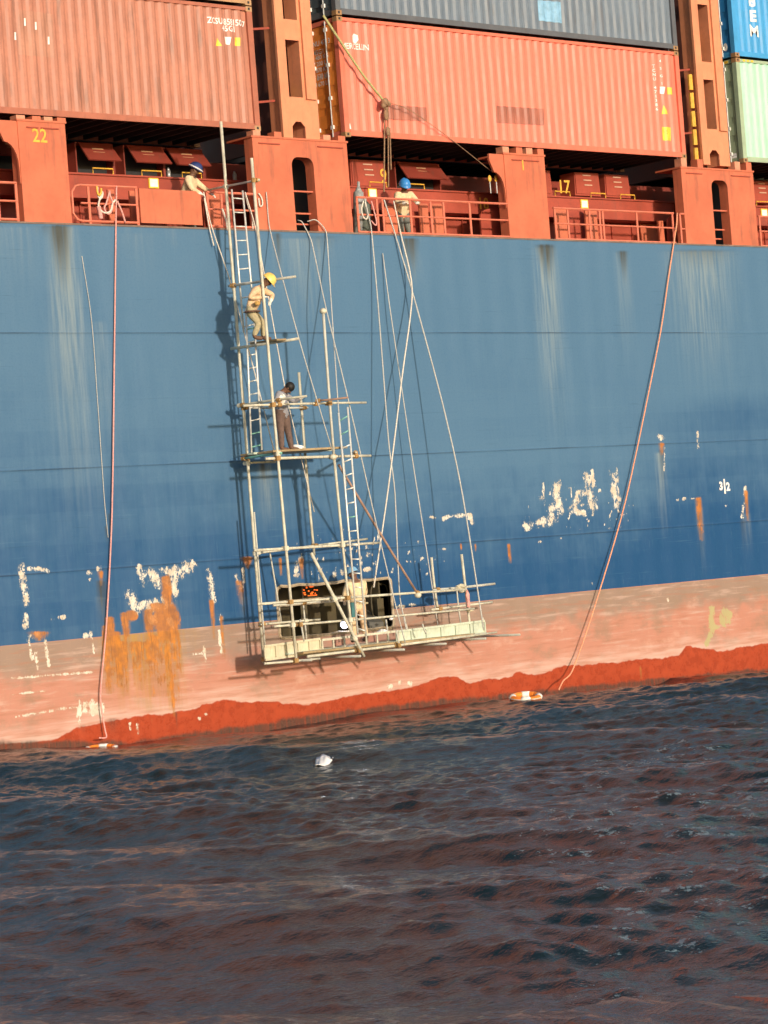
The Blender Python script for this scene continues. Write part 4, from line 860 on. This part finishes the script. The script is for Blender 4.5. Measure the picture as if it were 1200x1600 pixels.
for dx, dz, r in ((0, 0, .10), (.10, -.02, .08), (-.05, -.08, .07), (.04, .06, .06)): k_.ball(c + Vector((dx, 0, dz)), r, 8, 6)
tag(k_.build('sling_knot', M['rope_brown'], smooth=True), 'brown knot where the lime sling meets the wire on the salmon container', 'knot')
h = empty('hoist_tackle', at(605, 160, .0), 'rope tackle with brown blocks hanging from the sling knot past the number 9', 'tackle')
for a, b in (((601, 165, 0), (600, 300, .1)), ((606, 165, .0), (607, 292, .2)), ((609, 200, .0), (611, 265, .2))): MB().path([at(*a), at(*b)], .018, 6).build('fall_rope', M['rope_brown'], h)
for px, py, s_ in ((603, 180, .09), (606, 205, .08), (604, 168, .07)): MB().ball(at(px, py, -.02), s_, 8, 6, (.8, .6, 1.5)).build('block', M['rope_brown'], h, smooth=True)
h = empty('chain_hook', at(771, 280, .3), 'pair of yellow hooks hanging from the wire beside pillar 1', 'hook')
for dx in (-4, 6):
    c = at(769 + dx, 279, .3); MB().ball(c, .06, 8, 6, (1, .6, 1.5)).build('hook', M['yellow'], h, smooth=True)
    MB().path([c, at(771 + dx, 302, .3)], .016).build('chain', M['galv'], h)
# coils and hooks on the rails
def loop(pts, Yp, r, mat, label, cat='rope'):
    return rope([(x, y, Yp) for x, y in pts], r, mat, label, cat)
loop([(152, 292), (153, 306), (158, 310), (160, 300), (157, 308), (154, 322), (162, 332), (172, 330), (176, 318), (180, 312)], .0, .022, 'rope_white', 'white hose end hooked over the left rail', 'hose')
loop([(151, 291), (152, 300), (155, 305), (158, 300), (158, 294)], -.03, .024, 'yellow', 'yellow hook clip on the left rail', 'hook')
loop([(171, 300), (166, 318), (163, 325), (168, 334), (174, 330), (176, 318), (172, 306), (171, 298)], .0, .022, 'rope_pink', 'pink rope coil hanging inside the left rail')
loop([(154, 322), (156, 332), (158, 342)], .02, .05, 'rope_pink', 'stub of thick pink hose under the left rail', 'hose'); loop([(183, 314), (190, 330), (196, 348)], .02, .022, 'rope_pink', 'loose pink rope tail right of the pink coil')
loop([(568, 314), (565, 326), (567, 338), (573, 342), (574, 330), (570, 316)], .0, .018, 'rope_white', 'white rope coil on the rail beside the arched pillar')
loop([(580, 314), (584, 328), (588, 345), (587, 352), (580, 345)], .0, .018, 'rope_pink', 'pinkish rope tail on the rail post next to the white coil')
loop([(383, 302), (388, 322), (394, 340), (395, 358)], .02, .02, 'rope_white', 'loose rope end lying over the rail behind the top of the upper ladder')
loop([(404, 302), (409, 310), (410, 320), (406, 322), (404, 310)], .0, .018, 'rope_white', 'small rope loop on the pillar edge beside the outer pole')
loop([(347, 326), (352, 340), (356, 360)], -.03, .022, 'rope_white', 'frayed rope end draped over the rail left of the inner pole')
# things standing behind the rail
def bottle(px, py0, py1, Yp, r, mat, label):
    a, b = at(px, py1, Yp), at(px, py0, Yp); g = empty('gas_bottle', a, label, 'gas bottle')
    MB().path([a, a + (b - a) * .72, a + (b - a) * .80], r, 10, r * .97).build('cylinder', M[mat], g, smooth=True); MB().path([a + (b - a) * .80, a + (b - a) * .9], r * .8, 10, r * .3).build('shoulder', M[mat], g, smooth=True)
    MB().path([a + (b - a) * .89, b], r * .28, 8).build('valve', M['galv'], g)
M['bottle_grey'] = plain('bottle_grey', (.30, .31, .31), .5); M['bottle_green'] = plain('bottle_dark', (.12, .14, .12), .6)
bottle(560, 284, 366, .55, .13, 'bottle_grey', 'pale grey gas bottle standing between the arched pillar and the white coil')
bottle(570, 308, 366, .5, .16, 'bottle_green', 'dark green-grey drum bottle standing behind the white rope coil')
for px in (264, 367): 
    a = at(px, 279, 1.5); g = MB().path([(a.x, 1.5, z_lt + .04), (a.x, 1.5, z_lt + .22)], .05, 8).path([(a.x, 1.5, z_lt + .22), (a.x, 1.5, z_lt + .3)], .05, 8, .015)
    tag(g.build('small_bottle', M['galv'], smooth=True), 'small grey bottle on the girder %s' % ('left of the navy-capped man' if px < 300 else 'between the two tall scaffold poles'), 'bottle')
# rags and bags
def rag(px, py, Yp, w, h, d, mat, label, name='cloth', cat='cloth', seed=1):
    r = random.Random(seed); c = at(px, py, Yp); m = MB(); N, Mm = 10, 7; vs = []
    for j in range(Mm):
        t = math.pi * j / (Mm - 1)
        for i in range(N):
            p = 2 * math.pi * i / N; k = 1 + r.uniform(-.3, .3)
            vs.append((c.x + w / 2 * math.sin(t) * math.cos(p) * k, c.y + d / 2 * math.sin(t) * math.sin(p) * k, c.z + h / 2 * math.cos(t) * (1 + r.uniform(-.2, .2))))
    fs = [(j * N + i, (j + 1) * N + i, (j + 1) * N + (i + 1) % N, j * N + (i + 1) % N) for j in range(Mm - 1) for i in range(N)]
    return tag(m.add(vs, fs).build(name, M[mat]), label, cat)
rag(463, 700, -1.25, .34, .15, .25, 'cloth', 'crumpled white bag lying on the plank stage at the feet of the man in grey', 'white_bag', 'bag', 3)
rag(597, 987, -.9, .26, .11, .2, 'cloth', 'white rag lying on the wooden ladder right of the worker in beige', seed=4)
rag(611, 967, -.62, .12, .05, .1, 'cloth', 'small white rag on the tube above the white rag', seed=5)
rag(720, 917, YO + .35, .26, .14, .18, 'plank_cream', 'cream rag knotted where rail and short right post meet', seed=6)
rag(731, 936, YO + .38, .10, .42, .09, 'rope_pink', 'pinkish rag hanging from the short right post', seed=7); rag(734, 953, YO + .33, .24, .10, .12, 'plank_cream', 'cream rag tied round the short right post below the pinkish one', seed=8)

# ------------------------------------------------------------------ people
def person(o, fwd, J, mats, label, hat=None, hair=False, brim=1., extra=None, hat_tilt=0.):
    """J: joint -> (forward, left, up) metres from o; fwd: unit facing direction. One skinned body, clothes by region."""
    fwd = Vector(fwd).normalized(); left = UPZ.cross(fwd); o = Vector(o)
    w = {k: o + fwd * v[0] + left * v[1] + UPZ * v[2] for k, v in J.items()}
    w['head'] = w['neck'] + (w['head'] - w['neck']).normalized() * .175
    e = empty('person', o, label, 'person')
    V, E_, R_, reg = [], [], [], []
    def vert(p, r, g): V.append(p); R_.append(r); reg.append(g); return len(V) - 1
    def chain(i, pts):
        for p, r, g in pts:
            j = vert(p, r, g); E_.append((i, j)); i = j
        return i
    up_t = (w['neck'] - w['pelvis']).normalized(); hd = (w['head'] - w['neck']).normalized()
    pv = vert(w['pelvis'], (.15, .12), 'legs')
    ch = chain(pv, [(w['pelvis'].lerp(w['neck'], .33), (.145, .115), 'top'), (w['pelvis'].lerp(w['neck'], .72), (.17, .125), 'top')])
    nk = chain(ch, [(w['neck'], (.065, .065), 'skin')])
    face = fwd * (1 if 'look' not in J else 0)
    if 'look' in J: face = (fwd * J['look'][0] + left * J['look'][1] + UPZ * J['look'][2]).normalized()
    hc = w['head']; chain(nk, [(w['neck'].lerp(hc, .55), (.062, .062), 'skin'), (hc - hd * .03, (.088, .098), 'skin'), (hc + hd * .085, (.072, .082), 'skin')])
    for sd, s in (('L', 1), ('R', -1)):
        k = chain(ch, [(w['sh' + sd], (.075, .075), 'top'), (w['sh' + sd].lerp(w['el' + sd], .5), (.058, .058), 'top'), (w['el' + sd], (.048, .048), 'top'), (w['el' + sd].lerp(w['ha' + sd], .85), (.036, .036), 'top')])
        dirv = (w['ha' + sd] - w['el' + sd]).normalized(); sidev = dirv.cross(UPZ); sidev = sidev.normalized() if sidev.length > .1 else left
        palm = chain(k, [(w['ha' + sd], (.040, .026), 'hand')])
        for q, ln in ((-1.5, .055), (-.5, .07), (.5, .068), (1.5, .055)):
            b0 = w['ha' + sd] + dirv * .045 + sidev * .017 * q
            chain(palm, [(b0, (.011, .011), 'hand'), (b0 + dirv * ln * .6 - UPZ * .012, (.010, .010), 'hand'), (b0 + dirv * ln * .85 - UPZ * .035, (.008, .008), 'hand')])
        chain(palm, [(w['ha' + sd] + sidev * .035 * s, (.012, .012), 'hand'), (w['ha' + sd] + sidev * .055 * s + dirv * .035, (.010, .010), 'hand')])
        k = chain(pv, [(w['hip' + sd], (.105, .10), 'legs'), (w['hip' + sd].lerp(w['kn' + sd], .55), (.085, .085), 'legs'), (w['kn' + sd], (.068, .068), 'legs'), (w['kn' + sd].lerp(w['an' + sd], .4), (.066, .066), 'legs'), (w['an' + sd] + UPZ * .05, (.058, .058), 'legs')])
        td = (w['kn' + sd] - w['an' + sd]); td = Vector((fwd.x, fwd.y, 0))
        if 'toe' in J: td = (fwd * J['toe'][0] + left * J['toe'][1]).normalized()
        chain(k, [(w['an' + sd] - UPZ * .02, (.048, .05), 'boot'), (w['an' + sd] + td * .09 - UPZ * .045, (.048, .036), 'boot'), (w['an' + sd] + td * .18 - UPZ * .055, (.04, .026), 'boot')])
    me = D.meshes.new('body'); me.from_pydata(V, E_, []); ob = D.objects.new('body', me); COL.objects.link(ob)
    sk = ob.modifiers.new('s', 'SKIN'); sk.use_smooth_shade = True; ss = ob.modifiers.new('u', 'SUBSURF'); ss.levels = 2; ss.render_levels = 2
    if not me.skin_vertices: bpy.context.view_layer.update()
    for i, sv in enumerate(me.skin_vertices[0].data):
        k = {'hand': 1.0, 'skin': 1.12, 'legs': 1.16, 'boot': 1.15}.get(reg[i], 1.36); sv.radius = (R_[i][0] * k, R_[i][1] * k); sv.use_root = (i == 0)
    dg = bpy.context.evaluated_depsgraph_get(); me2 = D.meshes.new_from_object(ob.evaluated_get(dg)); D.objects.remove(ob)
    regs = ['top', 'legs', 'skin', 'hand', 'boot']; Va = np.array([tuple(v) for v in V]); seg = np.array(E_)
    A_ = Va[seg[:, 0]]; B_ = Va[seg[:, 1]]; rr = np.array([reg[j] for j in seg[:, 1]]); rad = np.array([max(R_[j]) for j in seg[:, 1]])
    nf = len(me2.polygons); cen = np.empty(nf * 3); me2.polygons.foreach_get('center', cen); cen = cen.reshape(-1, 3); mi = np.zeros(nf, np.int32)
    for k in range(nf):
        d = B_ - A_; t = np.clip(((cen[k] - A_) * d).sum(1) / np.maximum((d * d).sum(1), 1e-9), 0, 1); dist = np.linalg.norm(cen[k] - A_ - d * t[:, None], axis=1) - rad * .6
        i = dist.argmin(); g = rr[i]
        mi[k] = regs.index(g)
    me2.materials.clear(); me2.polygons.foreach_set('material_index', mi)
    b = link_mesh('body', me2, [M[mats[g]] for g in ('top', 'legs', 'skin', 'hand', 'boot')], e, smooth=True)
    # face: nose, ears, eyes
    fc = (face - hd * face.dot(hd)).normalized(); sd_ = hd.cross(fc)
    m = MB(); m.ball(hc - hd * .015 + fc * .098, .017, 6, 5, (1, 1, 1.5)); m.ball(hc - hd * .01 + sd_ * .092, .026, 6, 5, (.6, .8, 1.2)); m.ball(hc - hd * .01 - sd_ * .092, .026, 6, 5, (.6, .8, 1.2)); m.build('nose_and_ears', M[mats['skin']], e, smooth=True)
    for s in (-1, 1): MB().ball(hc + hd * .018 + fc * .088 + sd_ * .034 * s, .012, 6, 5).build('eye', M['hair'], e)
    MB().bar(hc - hd * .058 + fc * .088 - sd_ * .022, hc - hd * .058 + fc * .088 + sd_ * .022, .012, .008).build('mouth', plain('lips', (.10, .04, .03), .6), e)
    if hat:
        q = Matrix((sd_, fc, hd)).transposed().to_4x4(); q = q @ Matrix.Scale(1.12, 4); q.translation = hc + hd * .045
        m = MB(); N = 16; prev = None; vs = []; fs = []
        for j in range(7):
            t = math.pi / 2 * j / 6
            for i in range(N):
                p = 2 * math.pi * i / N; vs.append((.118 * math.cos(t) * math.cos(p), .142 * math.cos(t) * math.sin(p), .125 * math.sin(t) + (.012 if abs(math.cos(p)) < .2 and j > 1 else 0)))
        for j in range(6):
            for i in range(N): fs.append((j * N + i, j * N + (i + 1) % N, (j + 1) * N + (i + 1) % N, (j + 1) * N + i))
        b_ = len(vs)
        for i in range(N):
            p = 2 * math.pi * i / N; k = 1.10 + (.28 * brim * max(0, math.sin(p)) ** 2); vs.append((.118 * 1.08 * math.cos(p), .142 * k * math.sin(p), -.018))
        for i in range(N): fs.append((b_ + i, b_ + (i + 1) % N, (i + 1) % N, i))
        m.add([q @ Vector(v) for v in vs], fs)
        ho = m.build('helmet', M[hat], e, smooth=True); so_ = ho.modifiers.new('t', 'SOLIDIFY'); so_.thickness = .006
        if extra == 'band':
            m = MB(); N = 20
            m.path([q @ Vector((.124 * math.cos(2 * math.pi * i / N), .149 * math.sin(2 * math.pi * i / N), .01)) for i in range(N + 1)], .018, 6).build('helmet_band', M['white'], e, smooth=True)
    if hair:
        m = MB(); q = hc + hd * .045 - fc * .012; m.ball(q, .115, 14, 9, (1, 1, 1)); m.build('hair', M['hair'], e, smooth=True)
    return e, w
px1 = 1 / 63.6
def J3(o, x, y, s=0., dpt=0.):      # px offset from foot reference -> (forward = picture right, left = into the picture, up)
    return ((x - o[0] + (y - o[1]) * -TILT) * px1, s, (o[1] - y) * px1)
RTn = Vector((RT.x, RT.y, 0))
# man with the yellow helmet, climbing down, bent forward towards the outer pole
o = (408, 532); c3 = at(o[0], o[1], -1.55)
j = dict(pelvis=J3(o, 393, 486), neck=J3(o, 409, 456), head=J3(o, 423, 444), shL=J3(o, 408, 459, .15), shR=J3(o, 403, 459, -.17), elL=J3(o, 424, 468, .24), haL=J3(o, 421, 477, .10), elR=J3(o, 392, 473, -.24), haR=J3(o, 413, 472, -.13),
         hipL=J3(o, 394, 491, .09), hipR=J3(o, 392, 491, -.09), knL=J3(o, 411, 508, .10), knR=J3(o, 405, 508, -.10), anL=J3(o, 411, 527, .09), anR=J3(o, 399, 526, -.10), look=(.8, 0, -.6))
e3, _ = person(c3, RTn, j, dict(top='shirt_tan', legs='trousers_khaki', skin='skin', hand='gloves', boot='boots'), 'worker in tan shirt and yellow helmet bent over the outer pole of the tower', 'helmet_yellow')
p = at(402, 474, -1.75); MB().ball(p, .08, 8, 6, (1, .7, .7)).build('tool_pouch', plain('pouch_ochre', (.45, .27, .08), .8), e3, smooth=True)
p = at(394, 487, -1.55); MB().path([p + RTn * .16 * math.cos(t) + Vector((RTn.y, -RTn.x, 0)) * .14 * math.sin(t) for t in [2 * math.pi * k / 16 for k in range(17)]], .022, 6).build('belt', M['boots'], e3)
# bare-headed man in grey, leaning over the rail of the plank stage
o = (447, 704); c4 = at(o[0], o[1], -1.35)
j = dict(pelvis=J3(o, 441, 650), neck=J3(o, 441, 621), head=J3(o, 455, 613), shL=J3(o, 443, 624, .18), shR=J3(o, 438, 624, -.18), elL=J3(o, 459, 634, .24), haL=J3(o, 470, 629, .12), elR=J3(o, 431, 638, -.26), haR=J3(o, 441, 630, -.22),
         hipL=J3(o, 445, 654, .09), hipR=J3(o, 438, 654, -.09), knL=J3(o, 450, 679, .11), knR=J3(o, 440, 679, -.11), anL=J3(o, 454, 700, .12), anR=J3(o, 441, 700, -.12), look=(.6, 0, -.8))
person(c4, RTn, j, dict(top='shirt_grey', legs='trousers_brown', skin='skin', hand='gloves', boot='boots'), 'bare-headed worker in grey shirt and brown trousers leaning over the plank stage rail', None, True)
# worker in beige at the opening, back to the camera
o = (563, 1003); c5 = at(o[0], o[1], -.98); f5 = Vector((.35, 1, 0)).normalized()
j = dict(pelvis=(0, 0, .86), neck=(.02, 0, 1.40), head=(.07, .03, 1.56), shL=(.02, .2, 1.33), shR=(.02, -.2, 1.33), elL=(.10, .27, 1.07), haL=(.28, .20, .95), elR=(.12, -.26, 1.07), haR=(.34, -.16, 1.02),
         hipL=(0, .10, .80), hipR=(0, -.10, .80), knL=(.06, .13, .46), knR=(.05, -.13, .46), anL=(0, .14, .09), anR=(0, -.15, .09), look=(1, 0, -.45))
e5, _ = person(c5, f5, j, dict(top='shirt_cream', legs='shirt_tan', skin='skin', hand='gloves', boot='boots'), 'worker in beige coverall and pale blue helmet facing the hull opening', 'helmet_pale')
p = at(551, 953, -1.15); MB().box(p - Vector((.07, .05, .17)), p + Vector((.07, .05, .17))).build('tool_bag', M['pouch'], e5)
p = at(563, 943, -.98); MB().path([p + Vector((.18 * math.cos(t), .15 * math.sin(t), 0)) for t in [2 * math.pi * k / 16 for k in range(17)]], .025, 6).build('belt', M['trousers_khaki'], e5)
# man at the bulwark, navy cap with pale band
o = (300, 345); c1 = at(o[0], o[1], .42); c1.z = Z_DECK - .3
hz = lambda px, py, Yp=.42: at(px, py, Yp).z - c1.z
f1 = Vector((.55, -1, 0)).normalized()
zsh = hz(302, 279); j = dict(pelvis=(-.12, 0, zsh - .48), neck=(.06, 0, zsh + .02), head=(.14, .03, zsh + .16), shL=(.06, .2, zsh - .05), shR=(.06, -.2, zsh - .05), elL=(.22, .34, zsh - .22), haL=(.42, .30, zsh - .38), elR=(.16, -.30, zsh - .28), haR=(.36, -.20, zsh - .42),
         hipL=(-.12, .09, zsh - .54), hipR=(-.12, -.09, zsh - .54), knL=(-.02, .11, .40), knR=(-.02, -.11, .40), anL=(-.1, .11, .09), anR=(-.1, -.11, .09), look=(.7, .2, -.7))
person(c1, f1, j, dict(top='shirt_cream', legs='trousers_grey', skin='skin', hand='gloves', boot='boots'), 'man in cream shirt and navy helmet with pale band bending over the bulwark plate', 'helmet_navy', extra='band')
# man at the rail, blue helmet
o = (634, 352); c2 = at(o[0], o[1], .50); c2.z = Z_DECK - .3
zsh = at(634, 303, .5).z - c2.z; f2 = Vector((-.25, -1, 0)).normalized()
j = dict(pelvis=(-.16, 0, zsh - .46), neck=(.04, 0, zsh + .03), head=(.12, -.02, zsh + .15), shL=(.04, .2, zsh - .04), shR=(.04, -.2, zsh - .04), elL=(.18, .30, zsh - .26), haL=(.38, .16, zsh - .28), elR=(.18, -.30, zsh - .26), haR=(.38, -.18, zsh - .28),
         hipL=(-.16, .09, zsh - .52), hipR=(-.16, -.09, zsh - .52), knL=(-.02, .12, .42), knR=(-.02, -.12, .42), anL=(-.1, .12, .09), anR=(-.1, -.12, .09), look=(.7, 0, -.7))
person(c2, f2, j, dict(top='shirt_cream', legs='trousers_grey', skin='skin', hand='gloves', boot='boots'), 'man in cream shirt and bright blue helmet leaning on the middle rail', 'helmet_blue')

# ------------------------------------------------------------------ water
def wave_field(X, Y, seed=4, sky_glint=False):
    r = np.random.default_rng(seed); H = np.zeros_like(X); base = math.radians(205); calm = 0.75 + .6 * sstep(.36, .64, fbm(X * .16 + 5, Y * .22, 3, 71))
    for lam0, lam1, n, amp, spread in ((5.5, 9.0, 5, .055, .30), (2.4, 5.0, 10, .019, .45), (1.0, 2.4, 16, .0080, .7), (.42, 1.0, 24, .0050, .9), (.2, .42, 24, .0024, 1.1)):
        for k in range(n):
            lam = r.uniform(lam0, lam1); a = base + r.normal() * spread; kk = 2 * math.pi / lam; ph = r.uniform(0, 2 * math.pi)
            th = kk * (X * math.cos(a) + Y * math.sin(a)) + ph + .5 * np.sin(kk * .23 * (X * math.cos(a + 1.3) + Y * math.sin(a + 1.3)) + ph * 2)
            cp = calm if lam < 1.2 else 1
            H += cp * amp * (lam / lam1) * (np.exp(np.sin(th) * .9 - .9) * 2.2 - 1.0) * (1 if lam > .4 else 1)
    Hs = np.zeros_like(X)
    for k in range(34):                                        # cat's paws: ripples put in as patches to catch sky glints, mostly at camera right
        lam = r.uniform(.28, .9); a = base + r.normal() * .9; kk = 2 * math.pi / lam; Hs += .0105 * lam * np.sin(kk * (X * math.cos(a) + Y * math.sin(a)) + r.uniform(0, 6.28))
    ripple_glint = sstep(.30, .60, fbm(X * .35 + 3, Y * .45 + 9, 3, 91)) * (.10 + 1.2 * sstep(-1., 3.5, X * .741 - (Y + 47.4) * .671) * sstep(-9, -19, Y))
    if sky_glint: return np.clip(ripple_glint, 0, 1) * (.45 + .55 * sstep(-.2, 1.0, Hs / (Hs.std() + 1e-9)))  # where the painted glints lie, strongest on the ripple crests
    H = H + Hs * ripple_glint * .35
    return H * (1 - .45 * np.exp(-np.abs(Y) / 3.)) + np.interp(X, [20, 27, 31.6, 34.9, 42.5, 50, 56.5, 66, 90], [0, .05, .10, -.26, -.18, -.34, -.46, -.4, -.1]) * np.exp(-np.abs(Y) / 14.)
def spaced(lo, hi, d, far0, far1):
    a = list(np.arange(lo, hi + d / 2, d)); s = d
    while a[-1] < far1: s *= 1.35; a.append(a[-1] + s)
    s = d; b = []
    x = lo
    while x > far0: s *= 1.35; x -= s; b.append(x)
    return np.array(b[::-1] + a)
fx = spaced(12., 62., .075, -3000, 3000); fy = spaced(-33.5, 0.3, .06, -3000, 60)
X, Y = np.meshgrid(fx, fy); ny, nx = X.shape; X = X.ravel(); Y = Y.ravel()
dist = np.maximum(np.abs(X - 37) - 26, 0) + np.maximum(-34 - Y, 0)
Hw = np.zeros_like(X); near = dist < 200
Hw[near] = wave_field(X[near], Y[near]) * np.exp(-dist[near] / 60)
idx = np.arange(nx * ny).reshape(ny, nx); q = np.stack([idx[:-1, :-1], idx[:-1, 1:], idx[1:, 1:], idx[1:, :-1]], -1).reshape(-1, 4)
me = D.meshes.new('water'); me.vertices.add(len(X)); me.vertices.foreach_set('co', np.stack([X, Y, Hw], 1).astype(np.float32).ravel())
me.loops.add(q.size); me.loops.foreach_set('vertex_index', q.ravel().astype(np.int32)); me.polygons.add(len(q)); me.polygons.foreach_set('loop_start', np.arange(0, q.size, 4, dtype=np.int32)); me.update(calc_edges=True)
Fo = np.zeros_like(X); Fo[near] = wave_field(X[near], Y[near], sky_glint=True); fa = me.attributes.new('sky_glint', 'FLOAT', 'POINT'); fa.data.foreach_set('value', Fo.astype(np.float32))
t = NT('harbour_water'); geo = t.n('ShaderNodeNewGeometry').outputs['Position']
n1 = t.noise(7, 3, .6, (1, 1.4, 1), co=geo); n2 = t.noise(2.2, 3, .6, co=geo); n3 = t.noise(.25, 3, .5, co=geo)
n4 = t.noise(24, 3, .6, (1, 1.4, 1), co=geo)
t.bump(t.math('ADD', t.math('ADD', n1, t.math('MULTIPLY', n4, .35)), t.math('MULTIPLY', n2, 1.2)), .5, .035)
t.b.inputs['IOR'].default_value = 1.33
fo = t.n('ShaderNodeAttribute', attribute_name='sky_glint').outputs['Fac']; n5 = t.noise(9, 4, .7, (1, 1, 1), (2, 9, 0), co=geo); ff = t.ramp(t.math('ADD', t.math('MULTIPLY', fo, 1.), t.math('MULTIPLY', t.math('SUBTRACT', n5, .5), 3.4)), 1.02, 1.35, 0, .8)
M['water'] = t.done(t.mix(ff, t.mix(t.ramp(n3, .35, .65), (.005, .017, .021), (.013, .016, .016)), (.20, .27, .30)), t.ramp(ff, 0, 1, .10, .4), 0, .34)  # pale flecks are sky glints painted into the water colour
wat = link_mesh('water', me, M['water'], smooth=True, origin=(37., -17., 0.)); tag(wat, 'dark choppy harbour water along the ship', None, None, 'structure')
def water_z(x, y): return float(wave_field(np.array([x]), np.array([y]))[0])
# lifebuoys and scrap afloat
def lifebuoy(px, py, label, tiltx=0., sink=0., near_hull=False):
    c = atz(px, py, .04) if not near_hull else Vector((at(px, py, 0).x, -.55, 0)); z = water_z(c.x, c.y); l = empty('lifebuoy', (c.x, c.y, z), label, 'lifebuoy', 'lifebuoys floating at the hull'); R0, r0 = .31, .075
    N = 40
    for nm, mat, segs in (('ring', 'ring_orange', [(0, N)]), ('band', 'ring_white', [(k, k + 4) for k in (3, 13, 23, 33)])):
        for a, b in segs:
            rr = r0 if nm == 'ring' else r0 + .006
            pts = [Vector((c.x + R0 * math.cos(2 * math.pi * k / N), c.y + R0 * math.sin(2 * math.pi * k / N), z + .05 - sink + tiltx * math.sin(2 * math.pi * k / N + .6))) for k in range(a, b + 1)]
            MB().path(pts, rr, 10).build(nm, M[mat], l, smooth=True)
    MB().path([Vector((c.x + (R0 + .085) * math.cos(2 * math.pi * k / 24), c.y + (R0 + .085) * math.sin(2 * math.pi * k / 24), z + .06 - sink + tiltx * math.sin(2 * math.pi * k / 24 + .6))) for k in range(25)], .010, 5).build('grab_line', M['rope_white'], l)
lifebuoy(821, 1083, 'orange lifebuoy with white bands floating left of the orange line', .05)
lifebuoy(133, 1153, 'half-sunk orange lifebuoy at the end of the pink line', .035, .105, True)
c = atz(508, 1193, .03); zz = water_z(c.x, c.y); r = random.Random(5); m = MB(); vs = []
N, Mm = 12, 5
for jj in range(Mm):
    for i in range(N):
        u_, v_ = i / (N - 1) - .5, jj / (Mm - 1) - .5
        vs.append((c.x + RT.x * u_ * .34 + Fh.x * v_ * .34, c.y + RT.y * u_ * .34 + Fh.y * v_ * .34, zz + .06 + .03 * math.sin(u_ * 5 + 1) * math.cos(v_ * 5) + r.uniform(-.02, .02) + .20 * v_ - .25 * abs(u_) * (v_ + .5)))
m.add(vs, [(jj * N + i, jj * N + i + 1, (jj + 1) * N + i + 1, (jj + 1) * N + i) for jj in range(Mm - 1) for i in range(N - 1)])
sc_ = m.build('plastic_scrap', M['cloth'], smooth=True); mo = sc_.modifiers.new('t', 'SOLIDIFY'); mo.thickness = .006
tag(sc_, 'crumpled white plastic scrap floating on the open water', 'litter')
